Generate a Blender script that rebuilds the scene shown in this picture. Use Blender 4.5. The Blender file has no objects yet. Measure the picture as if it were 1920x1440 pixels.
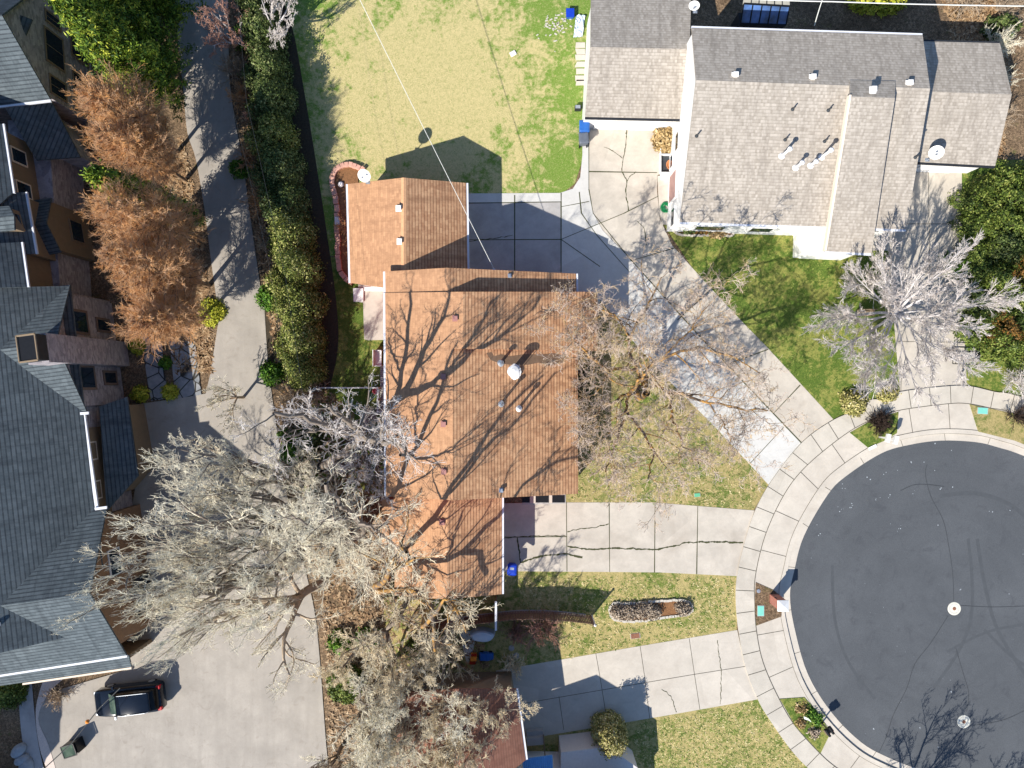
import bpy, math, random
import numpy as np
from mathutils import Vector
random.seed(7)
SC = bpy.context.scene
COL = SC.collection
S = 27.0          # photo pixels per metre on the ground
H = 49.0          # flying height of the camera
def g(px, py, h=0.0):
    "photo pixel (1920x1440) of a point standing at height h -> its place in the world"
    f = (H-h)/H/S
    return Vector(((px-960)*f, -(py-720)*f, h))
# ---------------------------------------------------------------- camera, sky, sun
cd = bpy.data.cameras.new('camera'); cam = bpy.data.objects.new('camera', cd); COL.objects.link(cam)
cam.location = (0, 0, H); cam.rotation_euler = (0, 0, 0)
cd.sensor_width = 36; cd.lens = 18*H/(960/S); cd.clip_end = 1000
SC.camera = cam
SUN_EL = math.radians(40); sd = Vector((0.63, 0.777, 0)).normalized()
sdir = Vector((sd.x*math.cos(SUN_EL), sd.y*math.cos(SUN_EL), -math.sin(SUN_EL)))
ld = bpy.data.lights.new('sun', 'SUN'); ld.energy = 5.0; ld.angle = math.radians(0.5); ld.color = (1.0, 0.95, 0.87)
lo = bpy.data.objects.new('sun', ld); COL.objects.link(lo); lo.rotation_euler = sdir.to_track_quat('-Z', 'Y').to_euler()
lo.location = (-40, -50, 60)
W = bpy.data.worlds.new('World'); SC.world = W; W.use_nodes = True
nt = W.node_tree; bg = nt.nodes['Background']; sky = nt.nodes.new('ShaderNodeTexSky')
sky.sky_type = 'NISHITA'; sky.sun_disc = False; sky.ozone_density = 5.0; sky.dust_density = .3; sky.sun_elevation = SUN_EL
sky.sun_rotation = math.atan2(-sd.x, -sd.y) % (2*math.pi)
nt.links.new(sky.outputs[0], bg.inputs[0]); bg.inputs[1].default_value = 0.11
SC.view_settings.view_transform = 'Standard'; SC.view_settings.look = 'None'
SC.view_settings.exposure = 0.55; SC.view_settings.gamma = 1.0

# ---------------------------------------------------------------- materials
def lin(c):
    return tuple(((v/255)/12.92 if v/255 <= .04045 else ((v/255+.055)/1.055)**2.4) for v in c)
class NT:
    def __init__(s, name):
        s.m = bpy.data.materials.new(name); s.m.use_nodes = True; s.t = s.m.node_tree
        s.b = s.t.nodes['Principled BSDF']; s.b.inputs['Specular IOR Level'].default_value = .25
    def n(s, ty, **kw):
        x = s.t.nodes.new('ShaderNode'+ty)
        for k, v in kw.items():
            if k in x.inputs.keys() and not hasattr(type(x), k): x.inputs[k].default_value = v
            elif hasattr(x, k): setattr(x, k, v)
            else: x.inputs[k].default_value = v
        return x
    def l(s, a, b): s.t.links.new(a, b)
    def pos(s, scale=(1, 1, 1), rot=0):
        p = s.n('NewGeometry'); mp = s.n('Mapping'); mp.inputs['Scale'].default_value = scale; mp.inputs['Rotation'].default_value = (0, 0, rot)
        s.l(p.outputs['Position'], mp.inputs['Vector']); return mp.outputs[0]
    def noise(s, scale, detail=4, rough=.6, vec=None, dist=0):
        x = s.n('TexNoise'); x.inputs['Scale'].default_value = scale; x.inputs['Detail'].default_value = detail
        x.inputs['Roughness'].default_value = rough; x.inputs['Distortion'].default_value = dist
        s.l(vec if vec else s.pos(), x.inputs['Vector']); return x.outputs['Fac']
    def ramp(s, fac, stops):
        r = s.n('ValToRGB'); e = r.color_ramp.elements
        while len(e) < len(stops): e.new(.5)
        for el, (p, c) in zip(e, stops):
            el.position = p; el.color = (*c[:3], 1) if not isinstance(c, (int, float)) else (c, c, c, 1)
        s.l(fac, r.inputs[0]); return r.outputs[0]
    def mix(s, fac, a, b, mode='MIX'):
        x = s.n('Mix'); x.data_type = 'RGBA'; x.blend_type = mode
        if isinstance(fac, (int, float)): x.inputs[0].default_value = fac
        else: s.l(fac, x.inputs[0])
        for v, i in ((a, 6), (b, 7)):
            if isinstance(v, tuple): x.inputs[i].default_value = (*v[:3], 1)
            else: s.l(v, x.inputs[i])
        return x.outputs[2]
    def out(s, col, rough=.8, bump=None, bs=.3, bd=.02, metal=0):
        if isinstance(col, tuple): s.b.inputs['Base Color'].default_value = (*col[:3], 1)
        else: s.l(col, s.b.inputs['Base Color'])
        s.b.inputs['Roughness'].default_value = rough; s.b.inputs['Metallic'].default_value = metal
        if bump is not None:
            x = s.n('Bump'); x.inputs['Strength'].default_value = bs; x.inputs['Distance'].default_value = bd
            s.l(bump, x.inputs['Height']); s.l(x.outputs[0], s.b.inputs['Normal'])
        return s.m
def k(c, f): return tuple(min(1, v*f) for v in c)
def plain(name, c, var=.15, scale=4, rough=.7, metal=0, spec=None):
    t = NT(name); c = lin(c)
    col = t.ramp(t.noise(scale, 5), [(.25, k(c, 1-var)), (.75, k(c, 1+var))])
    if spec is not None: t.b.inputs['Specular IOR Level'].default_value = spec
    return t.out(col, rough, metal=metal)
def concrete(name, c, stain=.25, tint=(150, 130, 110)):
    t = NT(name); c = lin(c)
    a = t.ramp(t.noise(.9, 6, .65), [(.3, k(c, 1-stain*.55)), (.7, k(c, 1.06))])
    b = t.mix(t.ramp(t.noise(.35, 8, .7, dist=.6), [(.5, 0.0), (.75, stain)]), a, k(lin(tint), .75))
    d = t.mix(t.ramp(t.noise(38, 3, .7), [(.35, .22), (.6, 0.0)]), b, k(c, .62))
    e = t.mix(t.ramp(t.noise(6, 5, .75), [(.3, .28), (.5, 0.0)]), d, k(c, .7))
    vo = t.n('TexVoronoi'); vo.inputs['Scale'].default_value = .3; t.l(t.pos(), vo.inputs['Vector']); se = t.n('SeparateColor'); t.l(vo.outputs['Color'], se.inputs[0])
    e = t.mix(.9, e, t.ramp(se.outputs[0], [(0, .88), (1, 1.0)]), 'MULTIPLY')
    e = t.mix(t.ramp(t.noise(1, 5, .7, vec=t.pos((.5, 2.6, 1)), dist=.5), [(.56, 0.0), (.72, .22)]), e, k(c, .6))
    return t.out(e, .85, t.noise(30, 4), .25, .01)
def lawn(name, green, dry, dark, bias, centre=None, rad=1, w=.5):
    t = NT(name); green, dry, dark = lin(green), lin(dry), lin(dark)
    f = t.noise(.5, 7, .68, dist=.5)
    f2 = t.noise(2.6, 5, .7)
    m1 = t.n('Math', operation='MULTIPLY_ADD'); t.l(f2, m1.inputs[0]); m1.inputs[1].default_value = .85; t.l(f, m1.inputs[2])
    v = m1.outputs[0]
    if centre:
        p = t.n('NewGeometry'); sb = t.n('VectorMath', operation='SUBTRACT'); t.l(p.outputs['Position'], sb.inputs[0]); sb.inputs[1].default_value = (centre[0], centre[1], 0)
        sc = t.n('VectorMath', operation='MULTIPLY'); t.l(sb.outputs[0], sc.inputs[0]); sc.inputs[1].default_value = (1/rad[0], 1/rad[1], 0)
        ln = t.n('VectorMath', operation='LENGTH'); t.l(sc.outputs[0], ln.inputs[0])
        m2 = t.n('Math', operation='MULTIPLY_ADD'); t.l(ln.outputs['Value'], m2.inputs[0]); m2.inputs[1].default_value = -w; t.l(v, m2.inputs[2]); v = m2.outputs[0]
    a = t.ramp(v, [(bias-.1, green), (bias+.08, dry)])
    b = t.mix(t.ramp(t.noise(5.5, 6, .8, dist=1.2), [(.36, .6), (.54, 0.0)]), a, dark)
    c = t.mix(t.ramp(t.noise(11, 4, .85, dist=1.5), [(.52, 0.0), (.66, .6)]), b, k(dry, 1.25))
    d = t.mix(t.ramp(t.noise(26, 3, .8), [(.33, .4), (.5, 0.0)]), c, k(dark, .75))
    return t.out(d, .9, t.noise(14, 5, .8), .8, .06)
def shingle(name, c1, c2, mortar, row=.17, wid=.3, big=.2, line=.24, amt=.75):
    "courses run level round the roof; every tab has its own tone, each course a dark butt line"
    t = NT(name); c1, c2, mortar = lin(c1), lin(c2), lin(mortar)
    uv = t.n('UVMap'); sp = t.n('SeparateXYZ'); t.l(uv.outputs[0], sp.inputs[0])
    def mth(op, a, b=None, c=None):
        x = t.n('Math', operation=op)
        for i_, v in enumerate((a, b, c)):
            if v is None: continue
            if isinstance(v, (int, float)): x.inputs[i_].default_value = v
            else: t.l(v, x.inputs[i_])
        return x.outputs[0]
    vr = mth('DIVIDE', sp.outputs['Y'], row); ri = mth('FLOOR', vr); fr = mth('SUBTRACT', vr, ri)
    ur = mth('FLOOR', mth('MULTIPLY_ADD', ri, .37, mth('DIVIDE', sp.outputs['X'], wid)))
    cv = t.n('CombineXYZ'); t.l(ri, cv.inputs[0]); t.l(ur, cv.inputs[1]); wn = t.n('TexWhiteNoise'); wn.noise_dimensions = '2D'; t.l(cv.outputs[0], wn.inputs['Vector'])
    a = t.ramp(wn.outputs['Value'], [(0, c1), (.55, tuple((p+q)/2 for p, q in zip(c1, c2))), (1, c2)])
    a = t.mix(t.ramp(fr, [(line-.06, amt), (line+.06, 0.0)]), a, mortar)
    a = t.mix(t.ramp(t.noise(.6, 6, .7), [(.35, big), (.65, 0.0)]), a, k(mortar, 1.15))
    a = t.mix(t.ramp(t.noise(3.5, 5, .75), [(.42, 0.0), (.75, .4)]), a, k(c2, 1.15))
    mp = t.n('Mapping'); mp.inputs['Scale'].default_value = (2.2, .22, 1); t.l(uv.outputs[0], mp.inputs['Vector'])
    a = t.mix(t.ramp(t.noise(1, 6, .7, vec=mp.outputs[0], dist=.3), [(.36, .38), (.52, 0.0)]), a, k(mortar, .95))
    a = t.mix(t.ramp(t.noise(30, 3, .8), [(.3, .3), (.55, 0.0)]), a, k(c1, .6))
    return t.out(a, .9, fr, .35, .02)
def leaf(name, cs, rough=.6):
    t = NT(name); a = t.n('Attribute'); a.attribute_name = 'v'
    stops = [(i/(len(cs)-1), lin(c)) for i, c in enumerate(cs)]
    return t.out(t.ramp(a.outputs['Fac'], stops), rough)
def bark(name, c, patch=None, amt=.5):
    t = NT(name); c = lin(c)
    a = t.ramp(t.noise(3, 5), [(.3, k(c, .65)), (.7, k(c, 1.2))])
    if patch: a = t.mix(t.ramp(t.noise(2.2, 4), [(.5-.15*amt, 0.0), (.6, 1.0)]), a, lin(patch))
    return t.out(a, .9)
m_soil = NT('soil')
_a = m_soil.ramp(m_soil.noise(.5, 6, .7), [(.3, lin((112, 92, 70))), (.7, lin((176, 148, 118)))])
_b = m_soil.mix(m_soil.ramp(m_soil.noise(7, 6, .8, dist=1), [(.45, .8), (.6, 0.0)]), _a, lin((62, 50, 36)))
_c = m_soil.mix(m_soil.ramp(m_soil.noise(1.1, 5, .8), [(.58, 0.0), (.7, .7)]), _b, lin((92, 98, 44)))
m_soil = m_soil.out(_c, .95, m_soil.noise(12, 5), .8, .08)
m_mulch = plain('mulch', (128, 92, 62), .5, 16, .95)
m_conc = concrete('old_concrete', (200, 191, 177), .34)
m_conc_new = concrete('new_concrete', (208, 206, 200), .16)
m_conc_pale = concrete('pale_concrete', (204, 195, 181), .24)
m_conc_grey = concrete('grey_concrete', (182, 178, 174), .35, (110, 105, 100))
m_walk = concrete('sidewalk_concrete', (202, 194, 180), .25)
m_court = concrete('worn_asphalt', (168, 161, 153), .3, (140, 124, 108))
t = NT('worn_asphalt_lane'); c_ = lin((174, 166, 155))
a = t.ramp(t.noise(.5, 7, .65), [(.3, k(c_, .76)), (.7, k(c_, 1.08))])
a = t.mix(t.ramp(t.noise(1, 6, .65, vec=t.pos((1.1, .12, 1), .1), dist=.4), [(.42, .4), (.6, 0.0)]), a, k(c_, .72))
a = t.mix(t.ramp(t.noise(1.3, 6, .75, dist=1.2), [(.55, 0.0), (.7, .45)]), a, lin((128, 118, 106)))
a = t.mix(t.ramp(t.noise(9, 5, .8), [(.3, .45), (.46, 0.0)]), a, k(c_, .66))
a = t.mix(t.ramp(t.noise(45, 2, .8), [(.38, .35), (.55, 0.0)]), a, k(c_, .6))
m_court = t.out(a, .9, t.noise(30, 4), .3, .01)
m_flag = NT('flagstone')
_v = m_flag.n('TexVoronoi', feature='DISTANCE_TO_EDGE'); _v.inputs['Scale'].default_value = 1.1; m_flag.l(m_flag.pos(), _v.inputs['Vector'])
m_flag = m_flag.out(m_flag.mix(m_flag.ramp(_v.outputs['Distance'], [(.02, 1.0), (.05, 0.0)]), m_flag.ramp(m_flag.noise(2), [(.3, lin((120, 124, 128))), (.7, lin((160, 160, 160)))]), lin((50, 48, 42))), .85)
# asphalt: seal coat with faint turning marks, patches and paint flecks
t = NT('asphalt'); cc = g(1775, 1119)
p = t.n('NewGeometry'); sb = t.n('VectorMath', operation='SUBTRACT'); t.l(p.outputs['Position'], sb.inputs[0]); sb.inputs[1].default_value = cc
ln = t.n('VectorMath', operation='LENGTH'); t.l(sb.outputs[0], ln.inputs[0])
cv = t.n('CombineXYZ'); t.l(ln.outputs['Value'], cv.inputs[0])
sv = t.n('VectorMath', operation='MULTIPLY'); t.l(sb.outputs[0], sv.inputs[0]); sv.inputs[1].default_value = (.09, .09, 0)
ad = t.n('VectorMath', operation='ADD'); t.l(cv.outputs[0], ad.inputs[0]); t.l(sv.outputs[0], ad.inputs[1])
rings = t.noise(1.5, 5, .6, vec=ad.outputs[0])
a = t.ramp(rings, [(.3, lin((80, 83, 86))), (.7, lin((84, 87, 90)))])
a = t.mix(t.ramp(t.noise(.25, 5, .6), [(.45, 0.0), (.75, .55)]), a, lin((98, 101, 104)))
a = t.mix(t.ramp(t.noise(1.6, 6, .8, dist=1), [(.6, 0.0), (.85, .4)]), a, lin((102, 100, 96)))
a = t.mix(t.ramp(t.noise(26, 4, .85), [(.36, .5), (.52, 0.0)]), a, lin((52, 54, 58)))
a = t.mix(t.ramp(t.noise(34, 3, .85), [(.56, 0.0), (.7, .4)]), a, lin((128, 130, 132)))
a = t.mix(t.ramp(t.noise(.9, 6, .75, dist=.8), [(.34, .45), (.46, 0.0)]), a, lin((66, 68, 72)))
a = t.mix(t.ramp(t.noise(3.2, 3, .5), [(.735, 0.0), (.755, .8)]), a, lin((170, 176, 180)))
m_asph = t.out(a, .8, t.noise(40, 3), .2, .01)
m_joint = plain('joint', (88, 84, 74), .3, 8, .95)
m_crack = plain('mossy_crack', (72, 74, 50), .35, 8, .95)
m_seal = plain('crack_seal', (62, 65, 68), .2, 3, .7)
m_skid = plain('tyre_mark', (76, 79, 82), .1, 3, .8)
m_lawn_back = lawn('lawn_back', (106, 138, 50), (200, 184, 132), (108, 124, 54), .60, tuple(g(790, 180)[:2]), (9, 9), .36)
m_lawn_green = lawn('lawn_green', (84, 108, 38), (144, 144, 74), (54, 76, 28), 1.0)
m_lawn_mid = lawn('lawn_front', (92, 112, 44), (176, 158, 108), (74, 90, 38), .88)
m_lawn_dry = lawn('lawn_mixed', (96, 116, 44), (184, 166, 112), (78, 94, 40), .88)
m_red = shingle('terracotta_shingle', (178, 132, 98), (212, 168, 128), (114, 80, 58), .2, .32, .2, .3, .8)
m_redflat = shingle('terracotta_shingle_smooth', (172, 130, 98), (200, 154, 116), (142, 106, 78), .17, .3, .3, .2, .3)
m_brown = shingle('brown_shingle', (136, 94, 78), (152, 110, 92), (106, 72, 60), .17, .3)
m_grey = shingle('grey_shingle', (152, 143, 131), (184, 175, 163), (120, 112, 103), .19, .13, .2, .22, .45)
m_slate = shingle('slate_shingle', (82, 91, 95), (101, 110, 114), (42, 48, 54), .24, .4, .25, .3, .8)
m_patch = plain('bare_felt', (118, 96, 78), .25, 3, .95)
m_ridge = plain('ridge_tile', (206, 158, 118), .15, 5, .9)
m_ridgeg = plain('ridge_tile_grey', (140, 134, 128), .15, 5, .9)
m_redwall = plain('red_painted_brick', (176, 82, 66), .12, 6)
m_white = plain('white_paint', (232, 230, 226), .04, 3, .55)
m_cream = plain('cream_paint', (226, 210, 190), .05, 3)
m_tan = plain('tan_stucco', (134, 116, 94), .1, 3, .9)
m_brownw = plain('brown_siding', (140, 110, 84), .15, 4, .8)
t = NT('stone_cladding')
_v = t.n('TexVoronoi'); _v.inputs['Scale'].default_value = 3.2; t.l(t.pos((1, 1, 2.2)), _v.inputs['Vector'])
sp = t.n('SeparateColor'); t.l(_v.outputs['Color'], sp.inputs[0])
m_stone = t.out(t.mix(t.ramp(t.noise(14), [(.35, .4), (.6, 0.0)]), t.ramp(sp.outputs[0], [(.0, lin((136, 132, 136))), (.5, lin((166, 160, 164))), (1, lin((188, 180, 182)))]), lin((130, 122, 122))), .9)
m_gutter = plain('white_gutter', (214, 216, 222), .04, 3, .4)
m_dark = plain('dark_trim', (44, 46, 50), .2, 3, .5)
m_black = plain('black_metal', (24, 25, 28), .2, 5, .4)
m_metal = plain('galvanised_metal', (190, 196, 202), .08, 5, .35, .7)
m_darkmetal = plain('dark_metal', (70, 74, 78), .1, 5, .5, .3)
t = NT('window_glass'); t.b.inputs['Specular IOR Level'].default_value = .8; m_glass = t.out(t.ramp(t.noise(1), [(.3, lin((18, 30, 42))), (.7, lin((34, 52, 66)))]), .06)
m_blind = plain('blind', (120, 104, 94), .08, 2)
m_wood = plain('fence_wood', (118, 96, 82), .3, 9, .9)
m_brick = NT('red_brick')
_u = m_brick.n('UVMap'); _br = m_brick.n('TexBrick'); m_brick.l(_u.outputs[0], _br.inputs['Vector']); _br.inputs['Scale'].default_value = 1
_br.inputs['Brick Width'].default_value = .22; _br.inputs['Row Height'].default_value = .08; _br.inputs['Mortar Size'].default_value = .01
_br.inputs['Color1'].default_value = (*lin((160, 84, 66)), 1); _br.inputs['Color2'].default_value = (*lin((186, 108, 86)), 1); _br.inputs['Mortar'].default_value = (*lin((170, 150, 140)), 1)
m_brick = m_brick.out(_br.outputs['Color'], .9)
m_block = plain('pink_block', (206, 158, 138), .18, 3, .9)
m_blockw = plain('white_block', (232, 226, 222), .06, 3, .9)
m_kerbstone = plain('scalloped_stone', (190, 184, 172), .2, 9, .9)
m_binblue = plain('blue_plastic', (44, 96, 168), .12, 4, .45)
m_bindk = plain('deep_blue_plastic', (28, 62, 176), .12, 4, .45)
m_bingrey = plain('grey_plastic', (96, 102, 112), .12, 4, .45)
m_teal = plain('turquoise_lid', (120, 196, 180), .08, 4, .6)
m_tealdk = plain('green_lid', (96, 172, 132), .08, 4, .6)
m_hose = plain('green_hose', (22, 124, 74), .15, 6, .4)
m_pot = plain('terracotta', (196, 132, 88), .15, 6, .8)
m_redp = plain('red_plastic', (190, 56, 36), .15, 4, .4)
m_pink = plain('pink_plastic', (222, 130, 134), .1, 4, .5)
m_orange = plain('orange_plastic', (236, 140, 50), .08, 4, .5)
m_tarp = plain('white_tarp', (206, 216, 226), .06, 3, .6)
m_rust = plain('rusty_iron', (134, 92, 72), .25, 9, .8)
m_collar = plain('manhole_collar', (212, 208, 192), .1, 6, .9)
m_awn = plain('blue_awning_metal', (104, 168, 226), .08, 3, .4)
m_cable = plain('pale_cable', (214, 214, 206), .05, 3, .5)
m_cabledk = plain('dark_cable', (50, 52, 54), .1, 3, .6)
t = NT('car_paint'); t.b.inputs['Coat Weight'].default_value = .3; m_car = t.out(t.ramp(t.noise(1), [(.3, lin((14, 20, 30))), (.7, lin((20, 28, 40)))]), .12)
t = NT('car_glass'); t.b.inputs['Specular IOR Level'].default_value = .8; m_carglass = t.out(t.ramp(t.noise(2), [(.3, lin((50, 66, 60))), (.7, lin((92, 108, 92)))]), .05)
m_cardk = plain('car_dark_glass', (10, 14, 18), .1, 3, .08)
m_tyre = plain('tyre_rubber', (22, 22, 23), .1, 6, .9)
m_tail = plain('red_lamp', (176, 20, 28), .1, 3, .3)
m_rock = plain('grey_boulder', (150, 158, 164), .2, 4, .9)
# foliage and bark
m_pale = bark('pale_twigs', (246, 230, 206)); m_palelimb = bark('pale_limb', (136, 124, 112))
m_cream_tw = bark('cream_twigs', (236, 220, 188)); m_grey_tw = bark('silver_twigs', (226, 217, 210)); m_greylimb = bark('silver_limb', (206, 200, 198))
m_mauve = bark('mauve_twigs', (204, 186, 172), (196, 170, 130), .2); m_lichen = bark('lichen_limb', (108, 94, 82), (172, 130, 70), .38)
m_rusttw = bark('rust_twigs', (216, 176, 138), (218, 162, 104), .45); m_tanlimb = bark('tan_limb', (140, 116, 92))
m_browntw = bark('brown_twigs', (184, 164, 140)); m_redtw = bark('reddish_twigs', (178, 136, 118)); m_pinktw = bark('pink_blossom_twigs', (206, 134, 150))
m_darktw = bark('dark_twigs', (74, 60, 52)); m_oliveb = bark('olive_twigs', (150, 146, 110))
m_conif = leaf('bright_conifer', [(26, 46, 14), (58, 86, 24), (118, 140, 40), (192, 192, 72)])
m_hedge = leaf('dark_hedge', [(34, 48, 22), (62, 80, 38), (98, 112, 58), (146, 150, 100)])
m_gold = leaf('golden_hedge', [(38, 50, 18), (82, 96, 38), (136, 142, 68), (196, 188, 126)])
m_junip = leaf('juniper', [(32, 46, 16), (66, 84, 30), (106, 122, 50), (150, 154, 80)])
m_orangeleaf = leaf('bronze_shrub', [(52, 44, 20), (96, 74, 34), (140, 98, 46), (82, 92, 38)])
m_yelgreen = leaf('yellow_green', [(90, 104, 26), (150, 156, 42), (196, 190, 70), (120, 136, 40)])
m_lav = leaf('dry_lavender', [(92, 80, 66), (140, 124, 106), (168, 152, 132), (190, 174, 154)])
m_straw = leaf('dry_straw', [(104, 84, 52), (150, 124, 80), (184, 158, 112), (204, 184, 144)])
m_topi = leaf('sheared_shrub', [(70, 72, 34), (130, 128, 64), (184, 172, 110), (214, 200, 150)])
m_green = leaf('green_tuft', [(36, 66, 18), (60, 98, 28), (92, 132, 40), (130, 158, 58)])

# ---------------------------------------------------------------- mesh helpers
def orig(parent):
    o = Vector((0, 0, 0))
    while parent is not None: o = o+Vector(parent.location); parent = parent.parent
    return o
def autouv(me):
    uv = me.uv_layers.new(name='UVMap'); V = me.vertices
    for f in me.polygons:
        n = f.normal
        a = Vector((0, 0, 1)).cross(n); a = a.normalized() if a.length > .05 else Vector((1, 0, 0))
        b = n.cross(a)
        for li in f.loop_indices:
            c = V[me.loops[li].vertex_index].co; uv.data[li].uv = (c.dot(a), c.dot(b))
class MB:
    def __init__(s): s.v = []; s.f = []; s.mi = []; s.cur = 0
    def face(s, pts):
        i = len(s.v); s.v += [tuple(p) for p in pts]; s.f.append(tuple(range(i, i+len(pts)))); s.mi.append(s.cur); return s
    def prism(s, top, dz, caps=True):
        "closed solid: polygon top, its copy dz lower"
        n = len(top); i = len(s.v); top = [Vector(p) for p in top]
        a = 0
        for j in range(n): a += top[j].x*top[(j+1) % n].y-top[(j+1) % n].x*top[j].y
        if a < 0: top.reverse()
        bot = [p-Vector((0, 0, dz)) if not isinstance(dz, list) else None for p in top]
        s.v += [tuple(p) for p in top+bot]
        s.f.append(tuple(range(i, i+n))); s.f.append(tuple(range(i+2*n-1, i+n-1, -1)))
        for j in range(n): s.f.append((i+j, i+n+j, i+n+(j+1) % n, i+(j+1) % n))
        s.mi += [s.cur]*(n+2); return s
    def box(s, c, size, rz=0, rx=0, ry=0):
        from mathutils import Euler
        R = Euler((rx, ry, rz)).to_matrix(); i = len(s.v); c = Vector(c)
        for dx, dy, dz in ((-1, -1, -1), (1, -1, -1), (1, 1, -1), (-1, 1, -1), (-1, -1, 1), (1, -1, 1), (1, 1, 1), (-1, 1, 1)):
            s.v.append(tuple(c+R @ Vector((dx*size[0]/2, dy*size[1]/2, dz*size[2]/2))))
        for q in ((0, 3, 2, 1), (4, 5, 6, 7), (0, 1, 5, 4), (1, 2, 6, 5), (2, 3, 7, 6), (3, 0, 4, 7)):
            s.f.append(tuple(i+x for x in q)); s.mi.append(s.cur)
        return s
    def tube(s, pts, r, n=8, cap=True, r2=None):
        pts = [Vector(p) for p in pts]; i0 = len(s.v); m = len(pts)
        for j, p in enumerate(pts):
            d = (pts[min(j+1, m-1)]-pts[max(j-1, 0)]).normalized()
            a = d.cross(Vector((0, 0, 1))); a = a.normalized() if a.length > .01 else Vector((1, 0, 0)); b = d.cross(a)
            rr = r if not isinstance(r, (list, tuple)) else r[j]
            for q in range(n):
                an = 2*math.pi*q/n; s.v.append(tuple(p+a*rr*math.cos(an)+b*rr*math.sin(an)))
        for j in range(m-1):
            for q in range(n):
                s.f.append((i0+j*n+q, i0+(j+1)*n+q, i0+(j+1)*n+(q+1) % n, i0+j*n+(q+1) % n)); s.mi.append(s.cur)
        if cap:
            s.f.append(tuple(i0+q for q in range(n))); s.f.append(tuple(i0+(m-1)*n+q for q in reversed(range(n)))); s.mi += [s.cur]*2
        return s
    def lathe(s, c, prof, n=24, axis=None):
        "profile [(r,z)] turned round the vertical through c (or round axis)"
        c = Vector(c); ax = Vector(axis).normalized() if axis else Vector((0, 0, 1))
        a = ax.cross(Vector((0, 1, .01))).normalized(); b = ax.cross(a); i0 = len(s.v)
        for r, z in prof:
            for q in range(n):
                an = 2*math.pi*q/n; s.v.append(tuple(c+ax*z+a*r*math.cos(an)+b*r*math.sin(an)))
        for j in range(len(prof)-1):
            for q in range(n):
                s.f.append((i0+j*n+q, i0+j*n+(q+1) % n, i0+(j+1)*n+(q+1) % n, i0+(j+1)*n+q)); s.mi.append(s.cur)
        return s
    def loft(s, rings, cap=True):
        n = len(rings[0]); i0 = len(s.v)
        for r in rings: s.v += [tuple(p) for p in r]
        for j in range(len(rings)-1):
            for q in range(n):
                s.f.append((i0+j*n+q, i0+j*n+(q+1) % n, i0+(j+1)*n+(q+1) % n, i0+(j+1)*n+q)); s.mi.append(s.cur)
        if cap:
            s.f.append(tuple(i0+q for q in reversed(range(n)))); s.f.append(tuple(i0+(len(rings)-1)*n+q for q in range(n))); s.mi += [s.cur]*2
        return s
    def build(s, name, mats, parent=None, local=False, smooth=False, bevel=0):
        me = bpy.data.meshes.new(name); o0 = Vector((0, 0, 0)) if local or parent is None else orig(parent)
        me.from_pydata([tuple(Vector(v)-o0) for v in s.v], [], s.f)
        if not isinstance(mats, (list, tuple)): mats = [mats]
        for m in mats: me.materials.append(m)
        me.polygons.foreach_set('material_index', s.mi)
        me.update(); 
        import bmesh
        bm = bmesh.new(); bm.from_mesh(me); bmesh.ops.recalc_face_normals(bm, faces=bm.faces)
        big = [f for f in bm.faces if len(f.verts) > 4]
        if big: bmesh.ops.triangulate(bm, faces=big, ngon_method='EAR_CLIP')
        if all(abs(f.normal.z) > .98 for f in bm.faces):
            for f in bm.faces:
                if f.normal.z < 0: f.normal_flip()
        bm.to_mesh(me); bm.free(); autouv(me)
        if smooth: me.polygons.foreach_set('use_smooth', [True]*len(me.polygons))
        ob = bpy.data.objects.new(name, me); COL.objects.link(ob)
        if parent is not None: ob.parent = parent
        if bevel:
            b = ob.modifiers.new('bevel', 'BEVEL'); b.width = bevel; b.segments = 2; b.limit_method = 'ANGLE'
        return ob
def tag(o, label=None, cat=None, group=None, kind=None):
    if label: o['label'] = label
    if cat: o['category'] = cat
    if group: o['group'] = group
    if kind: o['kind'] = kind
    return o
def thing(name, label, cat, loc=(0, 0, 0), rotz=0, group=None):
    o = bpy.data.objects.new(name, None); COL.objects.link(o); o.location = loc; o.rotation_euler = (0, 0, rotz)
    o.empty_display_size = .3
    return tag(o, label, cat, group)
def copy_tree(o, parent=None):
    c = o.copy(); COL.objects.link(c); c.parent = parent
    for ch in list(o.children): copy_tree(ch, c)
    return c
def again(src, loc, rotz, label):
    c = copy_tree(src); c.location = loc; c.rotation_euler = (0, 0, rotz); c['label'] = label; return c
_z = [0.0]
def sheet(name, pts, mat, z=None, kind='structure'):
    if z is None: _z[0] += .004; z = _z[0]
    b = MB(); b.face([(*g(x, y)[:2], z) for x, y in pts]); o = b.build(name, mat); tag(o, kind=kind); return o, z
def smoothline(pts, n=6):
    P = [Vector((*p, 0)[:3]) for p in pts]; out = []
    for i in range(len(P)-1):
        p0, p1, p2, p3 = P[max(i-1, 0)], P[i], P[i+1], P[min(i+2, len(P)-1)]
        for j in range(n):
            t = j/n; out.append(.5*((2*p1)+(-p0+p2)*t+(2*p0-5*p1+4*p2-p3)*t*t+(-p0+3*p1-3*p2+p3)*t**3))
    out.append(P[-1]); return [(v.x, v.y) for v in out]
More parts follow.
